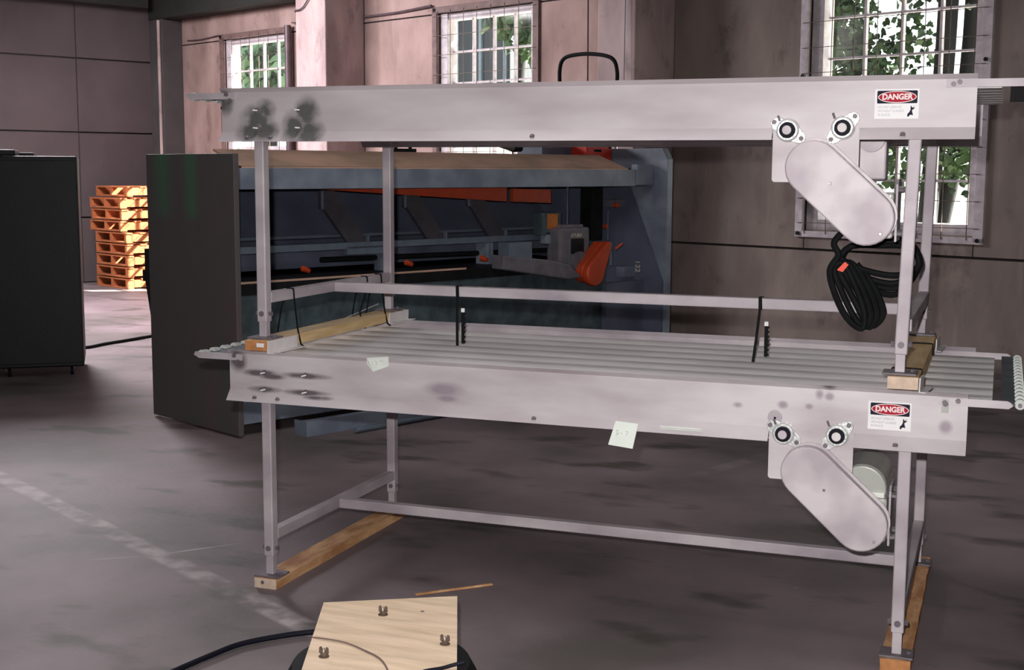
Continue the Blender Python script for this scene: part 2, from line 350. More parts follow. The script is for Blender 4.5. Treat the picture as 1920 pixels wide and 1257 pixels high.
WIN = [(-11.05, -9.63), (-6.84, -5.40), (-2.20, -.70)]
WIN_Z = (1.03, 3.17)
FACE = .02          # face panels stand proud of the backing by this much
def wall_cells(spans, zs):
    for (s0, s1) in spans:
        for (z0, z1) in zs: yield s0, s1, z0, z1
# backing slab of the window wall, with the window openings left out
mb = MB(); cuts = [A0]+[c for wn in WIN for c in wn]+[ARt]
for i in range(0, len(cuts), 2): mb.box(cuts[i], cuts[i+1], B1+FACE, B1+.23, 0, ZC)
for (a, b) in WIN: mb.box(a, b, B1+FACE, B1+.23, 0, WIN_Z[0]); mb.box(a, b, B1+FACE, B1+.23, WIN_Z[1], ZC)
wb = struct(obj('wall_back', mb, 'joint', frame='B'))
G = .010
def wpanel(a0, a1, z0, z1, m='wall'):
    if a0 > -3.7: m = 'wallgrey'
    obj('panel', MB().box(a0+G/2, a1-G/2, B1, B1+FACE, z0, z1), m, wb, bevel=.003)
joints = [A0, -8.68, -8.12, -4.06, -3.62, .55, 5.0, ARt]
for i in range(len(joints)-1):
    a0, a1 = joints[i], joints[i+1]
    wpanel(a0, a1, 0, .865-G)                                   # plinth course
    ws = [wn for wn in WIN if a0 <= wn[0] and wn[1] <= a1]
    if ws:
        p, q = ws[0]
        wpanel(a0, p, .865+G, 3.17-G); wpanel(q, a1, .865+G, 3.17-G); wpanel(p, q, .865+G, WIN_Z[0])
    else: wpanel(a0, a1, .865+G, 3.17-G)
    wpanel(a0, a1, 3.17+G/2, ZC)
# pilasters on the window wall
for k, (p, q) in enumerate(((-8.68, -8.12), (-4.06, -3.62), (.62, 1.1))):
    struct(obj('trim_%d' % (k+1), MB().box(p, q, B1-.55, B1, 0, ZC), 'pil', frame='B', bevel=.012))
# left wall: precast courses
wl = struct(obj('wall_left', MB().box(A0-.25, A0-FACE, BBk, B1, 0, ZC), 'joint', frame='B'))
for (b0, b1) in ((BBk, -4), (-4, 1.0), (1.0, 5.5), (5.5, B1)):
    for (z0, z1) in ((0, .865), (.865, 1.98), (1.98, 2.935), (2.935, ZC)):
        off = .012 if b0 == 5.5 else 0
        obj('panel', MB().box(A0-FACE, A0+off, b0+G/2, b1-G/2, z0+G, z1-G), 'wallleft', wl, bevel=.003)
struct(obj('trim_4', MB().box(A0, -12.08, 6.56, B1, 0, 3.50), 'column', frame='B', bevel=.01))           # corner column
struct(obj('trim_5', MB().box(A0, -8.72, B1-.32, B1, 3.50, 3.95), 'beam', frame='B', bevel=.01))          # dark beam above window 1
struct(obj('trim_6', MB().cyl((-12.13, 6.54, 0), (-12.13, 6.54, 3.48), .022, n=12), 'pil', frame='B'))   # thin pale pipe on the column
struct(obj('trim_7', MB().box(A0, A0+.3, BBk, 6.4, 3.62, 4.0), 'beam', frame='B', bevel=.01))

# windows
GP = B1+.13
for wi, (p, q) in enumerate(WIN):
    z0, z1 = WIN_Z
    wr = bpy.data.objects.new('window_%d' % (wi+1), None); link(wr); wr.location = BW(0, 0, 0); wr.rotation_euler = (0, 0, TB); BASE[wr.name] = Vector((0, 0, 0)); wr['kind'] = 'structure'
    gl, gr, gb, gt = p+.11, q-.07, z0+.085, z1-.07
    obj('frame', MB().box(p, gl, GP-.10, GP+.05, z0, z1), 'frame', wr, bevel=.003)
    obj('frame', MB().box(gr, q, GP-.10, GP+.05, z0, z1), 'frame', wr, bevel=.003)
    obj('frame', MB().box(gl, gr, GP-.08, GP+.05, gt, z1), 'frame', wr, bevel=.003)
    obj('sill', MB().box(gl, gr, GP-.10, GP+.05, z0, gb), 'frame', wr, bevel=.003)
    nc, nr = 4, 6; cw = (gr-gl)/nc; rh = (gt-gb)/nr
    for i in range(1, nc): obj('muntin', MB().box(gl+i*cw-.011, gl+i*cw+.011, GP-.018, GP+.018, gb, gt), 'frame', wr)
    for j in range(1, nr):
        t = .024 if j == 2 else .009
        obj('muntin', MB().box(gl, gr, GP-.015, GP+.015, gb+j*rh-t, gb+j*rh+t), 'frame', wr)
    pm = None
    for i in range(nc):
        for j in range(nr):
            if pm is None:
                po = obj('pane', MB().box(gl+.01, gl+cw-.01, GP-.002, GP+.002, gb+.01, gb+rh-.01), 'glass_dusty' if wi == 0 else 'glass', wr); pm = po.data
            else:
                po = bpy.data.objects.new('pane', pm); link(po, wr)
            po.location = (i*cw, 0, j*rh)
    # brown timber surround and the rusty wire screen fixed to it
    for (x0, x1, y0, y1) in ((p-.075, p-.005, z0-.05, z1+.07), (q+.005, q+.085, z0-.05, z1+.07), (p-.075, q+.085, z1+.005, z1+.07), (p-.075, q+.085, z0-.06, z0-.01)):
        obj('trim_board', MB().box(x0, x1, B1-.028, B1+.004, y0, y1), 'brown' if wi != 2 else 'frame', wr, bevel=.003)
    sc = MB(); k = p+.02
    while k < q: sc.box(k-.0025, k+.0025, B1-.034, B1-.029, z0-.03, z1+.03); k += .205
    k = z0+.06
    while k < z1+.03: sc.box(p-.05, q+.05, B1-.038, B1-.034, k-.0025, k+.0025); k += .205
    obj('wire_screen', sc, 'wire', wr)
    for (x, z) in ((p-.04, z1+.04), (q+.045, z1+.04), (p-.04, 2.3), (q+.045, 2.35), (p-.04, z0-.03), (q+.045, z0-.03)):
        obj('screw', MB().cyl((x, B1-.03, z), (x, B1-.042, z), .016, n=8), 'darksteel', wr)

# wiring and conduits fixed along the window wall
tag(obj('conduit', MB().tube([(-8.1, B1-.02, 3.235), (-7.5, B1-.02, 3.235), (-6.92, B1-.03, 3.26)], .014, sub=2), 'pipe', frame='B'), 'brown conduit running to the top left of the middle window', 'conduit')
tag(obj('conduit', MB().tube([(A0+.5, B1-.02, 3.22), (-11.6, B1-.02, 3.21), (-11.15, B1-.02, 3.235)], .009, sub=2), 'pipe', frame='B'), 'thin dark wire running from the corner column to the far small window', 'conduit')
tag(obj('downpipe', MB().tube([(-9.5, B1-.09, 3.24), (-9.5, B1-.09, .9)], .040, n=12, sub=1), 'pipe', frame='B'), 'dark vertical pipe at the right edge of the far small window', 'pipe')
tag(obj('cable', MB().tube([(-9.46, B1-.05, 3.27), (-9.1, B1-.05, 3.25), (-8.8, B1-.3, 3.26), (-8.68, B1-.56, 3.30), (-8.50, B1-.57, 3.33), (-8.25, B1-.57, 3.55), (-8.05, B1-.57, 3.62)], .008), 'pipe', frame='B'), 'thin cable looping over the pale pilaster beside the far window', 'cable')
tag(obj('hanging_wire', MB().tube([(-3.72, B1-.57, ZC), (-3.70, B1-.60, 1.9)], .005, n=6, sub=1), 'railgrey', frame='B'), 'thin pale wire hanging in front of the dark wall right of the black handle', 'wire')
tag(obj('hanging_wire', MB().tube([(-4.18, B1-.56, ZC), (-4.16, B1-.56, 2.0)], .006, n=6, sub=1), 'darksteel', frame='B'), 'dark thin wire hanging behind the black bent handle', 'wire')

# ================================================================== OUTSIDE
gmb = MB()
obj_g = obj('yard_ground', MB().box(-70, 70, B1+.24, 90, -.12, -.02), 'ground', frame='B'); struct(obj_g)
sh = thing('neighbour_building', 'dark blue-grey clad building seen through the middle window', 'building', (-13.0, 13.5, 0), 'B')
obj('wall', MB().box(-16.0, -12.0, 13.0, 16.5, 2.75, 6.5), 'shed', sh)
obj('base_wall', MB().box(-15.9, -12.1, 13.1, 16.4, -.02, 2.75), 'shedw', sh)
obj('roof', MB().prism([(12.6, 6.5), (16.9, 6.5), (16.9, 6.65), (14.7, 7.6), (12.6, 6.65)], 'x', -16.3, -11.7), 'shed', sh)
for x in (-15.5, -14.5, -13.9, -13.3, -12.7, -12.1):
    obj('batten', MB().box(x-.03, x+.03, 12.96, 13.0, 2.8, 6.5), 'railgrey', sh)
def leaf_shape(r):
    return [(0, -r), (.55*r, -.75*r), (.95*r, -.1*r), (.5*r, .25*r), (.35*r, .8*r), (0, r*1.15), (-.35*r, .8*r), (-.5*r, .25*r), (-.95*r, -.1*r), (-.55*r, -.75*r)]
def tree(label, base, trunks, clumps, nleaf, lm='leaf', size=.075):
    t = thing('tree', label, 'tree', (*base, 0), 'B')
    for pts, r in trunks: obj('trunk', MB().tube(pts, r, n=12), 'bark', t, smooth=True)
    mb = MB(); rnd = random.Random(len(label)*7+nleaf)
    tw = MB()
    for (c, rr) in clumps:
        c = Vector(c); k = int(nleaf*rr[0]*rr[2]/sum(q[1][0]*q[1][2] for q in clumps))
        subs = [c+Vector((rnd.gauss(0, .45)*rr[0], rnd.gauss(0, .45)*rr[1], rnd.gauss(0, .45)*rr[2])) for _ in range(max(6, k//26))]
        for i in range(k):
            s_ = rnd.choice(subs); p = s_+Vector([rnd.gauss(0, .13) for _ in range(3)])
            n = Vector((rnd.gauss(0, .5), rnd.gauss(-.9, .5), rnd.gauss(.3, .5))).normalized(); u = n.orthogonal().normalized(); v = n.cross(u)
            a = rnd.random()*6.28; u, v = u*cos(a)+v*sin(a), v*cos(a)-u*sin(a); r = size*rnd.uniform(.6, 1.15); base_i = len(mb.v)
            for (x, y) in leaf_shape(r): mb.v.append(tuple(p+u*x+v*y+n*(-.25*abs(x))))
            mb.f.append(list(range(base_i, base_i+10)))
        for s_ in subs[::3]: tw.tube([c, (c+s_)/2+Vector((0, 0, .05)), s_], .008, n=5, sub=2)
    me = bpy.data.meshes.new('foliage'); b = BASE[t.name]; me.from_pydata([tuple(Vector(p)-b) for p in mb.v], [], mb.f); me.update(); me.materials.append(MT[lm])
    o = bpy.data.objects.new('foliage', me); link(o, t); o['kind'] = 'stuff'
    obj('twigs', tw, 'bark', t)['kind'] = 'stuff'
    return t
tree('leafy tree with two dark trunks close outside the right window', (-2.2, 9.2),
     [([(-2.30, 9.1, -.05), (-2.26, 9.1, 1.2), (-2.17, 9.1, 2.4), (-2.14, 9.1, 3.6), (-2.1, 9.1, 5)], .095), ([(-2.25, 9.3, .9), (-2.05, 9.25, 1.9), (-1.95, 9.2, 2.8), (-1.93, 9.2, 4), (-1.8, 9.2, 5)], .085)],
     [((-3.12, 9.0, 2.72), (.20, .25, .5)), ((-3.3, 8.9, 3.1), (.25, .3, .3)), ((-2.75, 9.0, 2.35), (.22, .2, .18)), ((-2.85, 9.0, 1.85), (.25, .25, .22)), ((-2.02, 9.0, 1.68), (.24, .2, .10)), ((-1.80, 9.1, 1.55), (.14, .2, .12)), ((-2.3, 9.2, 3.35), (.5, .3, .12)), ((-2.75, 9.0, 1.5), (.18, .2, .12)), ((-2.62, 9.2, 2.75), (.12, .2, .15))], 2300, size=.046)
tree('taller tree further back outside the right window', (-6.6, 13.2),
     [([(-6.6, 13.2, -.05), (-6.5, 13.2, 2.5), (-6.6, 13.2, 6)], .14)],
     [((-6.2, 13.2, 4.6), (.7, .7, .5)), ((-6.6, 13, 3.0), (.4, .6, .5))], 700, size=.10)
tree('pale green tree filling the far small window', (-18.2, 12.4),
     [([(-18.2, 12.4, -.05), (-18.2, 12.4, 3), (-18.2, 12.4, 6)], .15)],
     [((-18.2, 12, 3.5), (1.5, .8, .9)), ((-19.5, 12.4, 3.7), (1.2, .8, .9)), ((-17.2, 12, 3.2), (1.0, .7, .8))], 5200, 'leafpale', .13)
tree('bush tree at the right side of the view through the middle window', (-10.1, 11.0),
     [([(-10.15, 11.3, -.05), (-10.1, 11.3, 2.3), (-9.9, 11.3, 4.4)], .07)],
     [((-9.9, 11.0, 3.9), (.35, .4, .45)), ((-9.5, 11.0, 3.5), (.25, .3, .4))], 420, size=.085)
tree('screening tree high above the yard between the windows', (-.3, 10.6),  # added crown out of view, shades the middle and right windows from sun
     [([(-.3, 10.6, -.05), (-.3, 10.6, 3), (-.3, 10.6, 6)], .15)],
     [((-3.4, 10.6, 5.4), (1.1, .8, 1.0)), ((1.3, 10.6, 5.4), (1.0, .8, 1.0)), ((-1.2, 10.6, 5.6), (1.1, .8, .8))], 6500, size=.16)
fb = thing('yard_fence', 'low pinkish paling fence outside the right window', 'fence', (-3.0, 14.5, 0), 'B')
for i in range(26): obj('paling', MB().box(-5.0+i*.14, -4.93+i*.14, 14.5, 14.52, 0, 1.75), 'shedw', fb)
obj('rail', MB().box(-5.1, -1.3, 14.52, 14.56, .4, .48), 'shedw', fb); obj('rail', MB().box(-5.1, -1.3, 14.52, 14.56, 1.4, 1.48), 'shedw', fb)

# ================================================================== THE TWO STACKED CONVEYORS
T = .038
def conveyor(label, ox, oy, foot, zt, zb, zl, zs, pm, lean=0., W=1.0605, L=2.246, xl=-.125, xr=2.400, upper=False):
    r = thing('conveyor', label, 'conveyor', (ox+L/2, oy+W/2, foot))
    X = lambda v: v+ox
    Y = lambda v: v+oy
    # ---- side panels: web with a lip leaning out at the top and bottom
    def sheet(side, x0, x1, prof):
        th = .0035; s_ = -1 if side == 'f' else 1; y0 = Y(0) if side == 'f' else Y(W)
        out = [(y0+s_*(a+th), z) for a, z in prof]; inn = [(y0+s_*a, z) for a, z in reversed(prof)]
        return MB().prism(out+inn, 'x', X(x0), X(x1))
    full = [(.016, zt+.014), (0, zt), (0, zb), (.030, zl)]
    top = [(.016, zt+.014), (0, zt), (0, zb)]
    D0, D1 = 1.820, 2.076
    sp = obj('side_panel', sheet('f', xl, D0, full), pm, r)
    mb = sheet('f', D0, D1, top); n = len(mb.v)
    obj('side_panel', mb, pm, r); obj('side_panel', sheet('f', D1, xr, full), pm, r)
    obj('side_panel', sheet('r', xl, xr, full), 'steel', r)
    # closing angle under the panels
    obj('under_rail', MB().box(X(.04), X(L-.04), Y(.004), Y(.03), zl+.002, zl+.006), 'steel', r)
    obj('under_rail', MB().box(X(.04), X(L-.04), Y(W-.03), Y(W-.004), zl+.002, zl+.006), 'steel', r)
    # ---- legs with adjustable feet
    for (lx, ly, ln) in ((0, 0, 0), (L-T, 0, lean), (0, W-T, 0), (L-T, W-T, lean*.6)):
        cx, cy = X(lx+T/2), Y(ly+T/2); ztop = zb+.03; zf = foot+(.060 if upper else .075)
        lg = obj('leg', MB().beam((cx-ln*.9, cy, zf), (cx+ln, cy, ztop), T, T, (0, 1, 0)), 'steel', r, bevel=.004)
        obj('foot_post', MB().beam((cx-ln, cy, foot+.007), (cx-ln*.9, cy, zf+.03), T-.009, T-.009, (0, 1, 0)), 'steel', lg, bevel=.002)
        fp = MB().box(cx-ln-.050, cx-ln+.050, cy-.038, cy+.045, foot, foot+.007)
        obj('foot_plate', fp, 'bolt', lg, bevel=.0015)
        bz = zf+.030
        for d in (-1, 1):
            obj('bolt', MB().cyl((cx-ln*.9+d*(T/2+.001), cy, bz), (cx-ln*.9+d*(T/2+.012), cy, bz), .009, n=6), 'bolt', lg)
        obj('bolt', MB().cyl((cx-ln*.9, cy-T/2-.0005, bz), (cx-ln*.9, cy-T/2-.004, bz), .010, n=14), 'bolt', lg)
        obj('bolt', MB().cyl((cx-ln+.036, cy+.005, foot+.007), (cx-ln+.036, cy+.005, foot+.015), .008, n=6), 'bolt', lg)
    # ---- H-shaped bracing
    for lx in (0, L-T):
        obj('cross_rail', MB().beam((X(lx+T/2), Y(T), zs+T/2), (X(lx+T/2), Y(W-T), zs+T/2), T, T), 'steel', r, bevel=.003)
    obj('stretcher', MB().beam((X(T), Y(W/2), zs+T/2), (X(L-T), Y(W/2), zs+T/2), T, T), 'steel', r, bevel=.003)
    # ---- deck: pan, cross bars and seven long slats
    zd = zt-.010
    obj('deck_pan', MB().box(X(xl+.05), X(2.38), Y(.05), Y(W-.05), zd-.018, zd-.0152), 'slat', r)
    for x in (.15, .75, 1.35, 1.95): obj('deck_bearer', MB().box(X(x), X(x+.03), Y(.004), Y(W-.004), zd-.060, zd-.018), 'steel', r)
    for i in range(7):
        yc = .105+.145*i; h = .030
        pr = [(Y(yc-.067), zd-.015), (Y(yc-.066), zd-.010), (Y(yc-.046), zd-.004), (Y(yc-.026), zd), (Y(yc+.026), zd), (Y(yc+.036), zd-.004), (Y(yc+.050), zd-.010), (Y(yc+.067), zd-.011), (Y(yc+.067), zd-.015)]
        obj('slat', MB().prism(pr, 'x', X(xl+.02), X(2.466)), 'slat', r)
    # ---- nose arms, belt plate and beads at both ends
    za0, za1 = zt-.024, zt-.001
    for ys, yy in ((-1, -.0075), (1, W+.0075)):
        xe = 2.524 if not upper else (2.62 if ys < 0 else 2.46)
        obj('nose_arm', MB().prism([(X(2.315), za0), (X(xe-.012), za0), (X(xe), za0+.009), (X(xe-.006), za1-.005), (X(xe-.016), za1), (X(2.315), za1)], 'y', Y(yy-.003), Y(yy+.003)), 'steel', r)
        obj('nose_arm', MB().prism([(X(-.07), za0), (X(-.25), za0), (X(-.272), (za0+za1)/2), (X(-.266), za1), (X(-.07), za1)], 'y', Y(yy-.003), Y(yy+.003)), 'steel', r)
        for bx, bz in ((2.335, za1-.014), (2.352 if upper else 2.372, za1-.008), (-.10, za1-.006), (-.085, za0-.004)):
            obj('bolt', MB().cyl((X(bx), Y(yy+ys*.003), bz), (X(bx), Y(yy+ys*.010), bz), .008, n=6), 'bolt', r)
    obj('nose_plate', MB().box(X(2.490), X(2.530 if not upper else 2.60), Y(.004), Y(W-.004), zt-.016, zt-.010), 'belt', r)
    obj('nose_plate', MB().box(X(-.245), X(-.13), Y(.004), Y(W-.004), zt-.016, zt-.010), 'belt', r)
    for xb in ((2.543,) if not upper else (2.612,)) + (-.252,):
        obj('nose_shaft', MB().cyl((X(xb), Y(-.004), zt-.014), (X(xb), Y(W+.004), zt-.014), .006, n=8), 'bolt', r)
        for k in range(15): yb = .03+k*.0713; obj('nose_wheel', MB().cyl((X(xb), Y(yb-.022), zt-.012), (X(xb), Y(yb+.014), zt-.012), .0155, .013, n=12), 'bead', r)
    # ---- panel bolts
    for bx, bz in ((.019, zt-.064), (.019, zt-.125), (.186, zt-.064), (.186, zt-.125)):
        stud = obj('stud', MB().cyl((X(bx), Y(-.0035), bz), (X(bx), Y(-.016), bz), .0055, n=8), 'bolt', r)
        obj('pin', MB().beam((X(bx-.009), Y(-.0175), bz+(-.0015 if upper is False else .0008)), (X(bx+.009), Y(-.0175), bz+(.003 if upper is False else -.0008)), .004, .0045), 'glintwhite', stud)  # white bar added to paint the glint on the stud head
        obj('washer', MB().cyl((X(bx), Y(-.0035), bz), (X(bx), Y(-.006), bz), .010, n=14), 'bolt', r)
    for bx in (-.012, .082, 1.05, 2.20): obj('bolt', MB().cyl((X(bx), Y(-.020), zl+.017), (X(bx), Y(-.026), zl+.011), .008, n=12), 'bolt', r)
    # ---- drive: plate, two bearings, chain guard, gear motor
    pz = zb-.162
    plate = [(X(D0), zb+.004), (X(D0), pz+.006), (X(D0+.006), pz), (X(D1-.006), pz), (X(D1), pz+.006), (X(D1), zb+.004)]
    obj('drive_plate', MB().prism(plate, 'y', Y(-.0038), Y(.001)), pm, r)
    obj('drive_plate', MB().prism(plate, 'y', Y(W-.001), Y(W+.0038)), 'steel', r)
    for k, (bx, bz, ang) in enumerate(((1.866, zt-.144, -31), (2.028, zt-.138, 45))):
        a = rad(ang); dx, dz = cos(a), sin(a); cx, cz = X(bx), bz
        pts = []
        for t in range(36):
            th = 2*pi*t/36; q = abs(cos(th-a)); rr = .036+.024*max(0, (q-.80)/.20)**1.2
            pts.append((cx+rr*cos(th), cz+rr*sin(th)))
        be = obj('bearing', MB().prism(pts, 'y', Y(-.013), Y(-.004)), 'zinc', r, bevel=.002)
        obj('housing', MB().cyl((cx, Y(-.013), cz), (cx, Y(-.027), cz), .035, .031, n=24), 'zinc', be, bevel=.002)
        obj('seal', MB().cyl((cx, Y(-.027), cz), (cx, Y(-.034), cz), .0245, .0225, n=24), 'rubber', be)
        obj('shaft_end', MB().cyl((cx, Y(-.030), cz), (cx, Y(-.040), cz), .0138, n=18), 'guard' if k == 0 else 'foam', be, bevel=.001)
        for s_ in (-1, 1):
            px, pz2 = cx+s_*dx*.048, cz+s_*dz*.048
            obj('bolt', MB().cyl((px, Y(-.013), pz2), (px, Y(-.021), pz2), .0075, n=6), 'bolt', be)
        obj('grease_nipple', MB().cyl((cx-.024, Y(-.018), cz+.028), (cx-.030, Y(-.020), cz+.044), .0035, n=8), 'bolt', be)
        # the roller turning on this bearing
        obj('roller', MB().cyl((cx, Y(.02), cz), (cx, Y(W-.02), cz), .024, n=20), 'zinc', r, smooth=True)
    g0, g1 = (X(1.946), zt-.255), (X(2.108), zt-.404)
    obj('guard_backplate', MB().prism(obround((g0[0]+.004, g0[1]+.006), (g1[0]+.004, g1[1]+.006), .083), 'y', Y(-.012), Y(-.006)), 'guard', r, bevel=.001)
    cg = obj('chain_guard', MB().prism(obround(g0, g1, .0815), 'y', Y(-.048), Y(-.012)), 'guard', r, bevel=.005, smooth=True, seg=3)
    mx_, mz_ = (g0[0]+g1[0])/2-.028, (g0[1]+g1[1])/2+.027
    for (px, pz2) in ((mx_, mz_), (g1[0]+.043, g1[1]-.045)):
        obj('bolt', MB().cyl((px, Y(-.048), pz2), (px, Y(-.056), pz2), .0065, .004, n=12), 'chrome', cg)
    gx, gz = g1
    gb = obj('gearbox', MB().box(gx-.055, gx+.072, Y(.015), Y(.125), gz-.062, gz+.075), 'motor', r, bevel=.008)
    obj('gear_shaft', MB().cyl((gx, Y(-.006), gz), (gx, Y(.02), gz), .012, n=12), 'bolt', gb)
    for (dx, dz) in ((.058, .055), (.062, -.05), (.02, -.055), (-.04, -.055)): obj('bolt', MB().cyl((gx+dx, Y(.015), gz+dz), (gx+dx, Y(.004), gz+dz), .009, n=6), 'foam', gb)
    if not upper:
        mo = obj('motor', MB().cyl((gx-.008, Y(.10), gz+.085), (gx-.008, Y(.36), gz+.085), .072, n=28), 'motor', r, bevel=.010, smooth=True)
        obj('end_bell', MB().cyl((gx-.008, Y(.085), gz+.085), (gx-.008, Y(.10), gz+.085), .070, .074, n=28), 'motor', mo, bevel=.004)
        obj('terminal_box', MB().box(gx-.115, gx-.06, Y(.16), Y(.26), gz+.06, gz+.12), 'motor', mo, bevel=.004)
    else:
        mo = obj('motor', MB().cyl((gx-.02, Y(.12), gz+.02), (gx-.02, Y(.34), gz+.02), .058, n=28), 'motor', r, bevel=.008, smooth=True)
        obj('junction_box', MB().box(X(2.048), X(2.135), Y(.24), Y(.32), zt-.292, zt-.165), 'guard', r, bevel=.006)
        rd = MB()
        for k in range(14):
            y_ = .212+k*.0085; rd.cyl((X(2.09), Y(y_), zt-.165), (X(2.09), Y(y_+.005), zt-.165), .041, n=24)
        obj('ribbed_motor_housing', rd, 'steel', r)
    if not upper:
        bo = obj('boss', MB().cyl((X(1.837), Y(-.0035), zt-.097), (X(1.837), Y(-.0055), zt-.097), .023, n=24), 'steel', r)
        obj('hole', MB().cyl((X(1.837), Y(-.0055), zt-.099), (X(1.837), Y(-.0058), zt-.099), .004, n=10), 'rubber', bo)
        cl = obj('clip', MB().box(X(2.326), X(2.346), Y(-.013), Y(-.010), zt-.046, zt-.004), 'motor', r, bevel=.001)
        obj('bolt', MB().cyl((X(2.337), Y(-.013), zt-.019), (X(2.337), Y(-.021), zt-.019), .0085, n=6), 'bolt', cl)
    # mounting plate of the gearbox, edge on to the right
    br = obj('motor_bracket', MB().prism([(Y(.01), gz-.07), (Y(.15), gz-.07), (Y(.15), gz+.10), (Y(.13), gz+.115), (Y(.03), gz+.115), (Y(.01), gz+.10)], 'x', gx+.078, gx+.084), 'steel', r)
    for (y_, z_) in ((.03, -.045), (.03, .085), (.12, -.045), (.12, .085)):
        obj('bolt', MB().cyl((gx+.074, Y(y_), gz+z_), (gx+.098, Y(y_), gz+z_), .009, n=6), 'chrome', br)
    # ---- warning label
    lx0, lz1 = X(2.116), zt-.026
    yl = Y(-.0035)
    lb = obj('warning_label', MB().prism([(lx0, lz1-.086), (lx0+.125, lz1-.086), (lx0+.125, lz1), (lx0, lz1)], 'y', yl-.0007, yl), 'white', r)
    lb['label'] = 'white danger label with red oval'
    cx, cz = lx0+.0635, lz1-.023
    obj('label_header', MB().prism(rounded(cx, cz, .114, .037, .003), 'y', yl-.0011, yl-.0007), 'navy', lb)
    obj('label_oval', MB().prism(ellipse(cx, cz, .0545, .0172, 40), 'y', yl-.0014, yl-.0011), 'pinkw', lb)
    obj('label_oval', MB().prism(ellipse(cx, cz, .0520, .0150, 40), 'y', yl-.0017, yl-.0014), 'red', lb)
    text('label_lettering', 'DANGER', .0228, (cx, yl-.0019, cz), (1, 0, 0), (0, 0, 1), 'pinkw', lb, .0002, .0009, .93)
    for k, tx in enumerate(('DO NOT OPERATE', 'WITHOUT GUARDS', 'IN PLACE')):
        wd = (.066, .073, .034)[k]
        t_ = text('label_lettering', tx, .0098, (lx0+.010+wd/2, yl-.0010, lz1-.0525-k*.0112), (1, 0, 0), (0, 0, 1), 'greyl', lb, .0001, .0, 1)
        xs = [v.co.x for v in t_.data.vertices]; c0 = (min(xs)+max(xs))/2; k_ = wd/(max(xs)-min(xs))
        for v in t_.data.vertices: v.co.x = c0+(v.co.x-c0)*k_
    hx, hz = lx0+.103, lz1-.064
    pic = [(-.010, -.015), (-.006, -.017), (-.003, -.012), (.003, -.011), (.007, -.013), (.005, -.006), (.003, .002), (.008, .006), (.013, .009), (.007, .009), (.011, .016), (.004, .009), (.001, .015), (-.001, .014), (-.001, .004), (-.004, -.003), (-.009, -.008)]
    obj('label_pictogram', MB().prism([(hx+a, hz+b) for a, b in pic], 'y', yl-.0012, yl-.0007), 'navy', lb)
    return r
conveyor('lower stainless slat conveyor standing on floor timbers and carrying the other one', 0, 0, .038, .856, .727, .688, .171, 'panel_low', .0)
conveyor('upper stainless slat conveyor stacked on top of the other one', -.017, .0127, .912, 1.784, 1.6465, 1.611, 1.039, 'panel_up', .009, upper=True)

# ---- timbers under both conveyors
def timber(label, x, y0, y1, z0, m, endm, extra=None, skew=0.):
    t = thing('timber', label, 'wood block', (x, (y0+y1)/2, z0))
    rnd = random.Random(int(x*100)+int(z0*10))
    mb = MB(); n = 14; rings = []
    for i in range(n+1):
        y = y0+.004+(y1-y0-.008)*i/n; j = [rnd.uniform(-.0016, .0016) for _ in range(4)]
        xx = x+skew*(y-y0)
        rings.append([(xx-.0445+j[0], y, z0), (xx+.0445+j[1], y, z0), (xx+.0445+j[2], y, z0+.037), (xx-.0445+j[3], y, z0+.037)])
    for i in range(n): mb.loft(rings[i], rings[i+1], cap=(i in (0, n-1)))
    obj('plank', mb, m, t, bevel=0)
    obj('end_grain', MB().box(x-.0445, x+.0445, y0, y0+.004, z0, z0+.037), endm, t, bevel=.001)
    xx = x+skew*(y1-y0); obj('end_grain', MB().box(xx-.0445, xx+.0445, y1-.004, y1, z0, z0+.037), endm, t, bevel=.001)
    return t
t = timber('rough floor timber under the left legs of the lower conveyor', .019, -.028, 1.10, 0, 'pine_old', 'endpale')
obj('knot', MB().cyl((.008, -.0285, .022), (.008, -.0275, .022), .007, n=10), 'bolt', t)
timber('orange-stained floor timber under the right legs of the lower conveyor', 2.227, -.030, 1.14, 0, 'pine_old', 'endgrain')
t = timber('pale timber block under the left legs of the upper conveyor', .002, -.032, 1.13, .874, 'pine', 'endgrain')
ws = obj('stamp_sticker', MB().box(.006, .036, -.0328, -.032, .888, .902), 'white', t)
timber('yellow timber block under the right legs of the upper conveyor', 2.214, -.026, 1.10, .874, 'pine', 'endpale')

# ---- white foam wrapped round the ends of the upper timbers
def wrap(label, x0, y0, y1, s_, z0=.871):
    P = [(x0, z0-.001), (x0+s_*.004, z0-.001), (x0+s_*.005, z0+.039), (x0+s_*.001, z0+.040)]
    mb = MB().loft([(p[0], y0, p[1]) for p in P], [(p[0]+s_*.006, y1, p[1]-(.004 if p[1] < z0+.01 else .0)) for p in P])
    mb.loft([(x0, y0-.003, z0-.004), (x0+s_*.02, y0, z0-.006), (x0+s_*.02, y0, z0-.003), (x0, y0-.003, z0-.001)], [(x0, y1, z0-.004), (x0+s_*.035, y1+.02, z0-.005), (x0+s_*.035, y1+.02, z0-.002), (x0, y1, z0-.001)])
    o = obj('foam_wrap', mb, 'foam', base=(x0, y0, z0)); tag(o, label, 'packing foam'); return o
wrap('white foam wrap at the front end of the upper left timber', .048, -.030, .165, 1)
wrap('white foam wrap at the far end of the upper left timber', .048, .955, 1.13, 1)
wrap('clear foam wrap at the front end of the upper right timber', 2.260, -.024, .06, 1)
wrap('curled foam scrap at the far end of the upper right timber', 2.262, .94, 1.10, 1)
o = obj('foam_wrap', MB().loft([(-.046, .72, .905), (-.040, .72, .908), (-.040, .72, .911), (-.046, .72, .908)], [(-.052, 1.05, .935), (-.046, 1.05, .938), (-.046, 1.05, .941), (-.052, 1.05, .938)]), 'foam', base=(-.04, .9, .905)); tag(o, 'thin foam flap sticking up at the back of the upper left timber', 'packing foam')

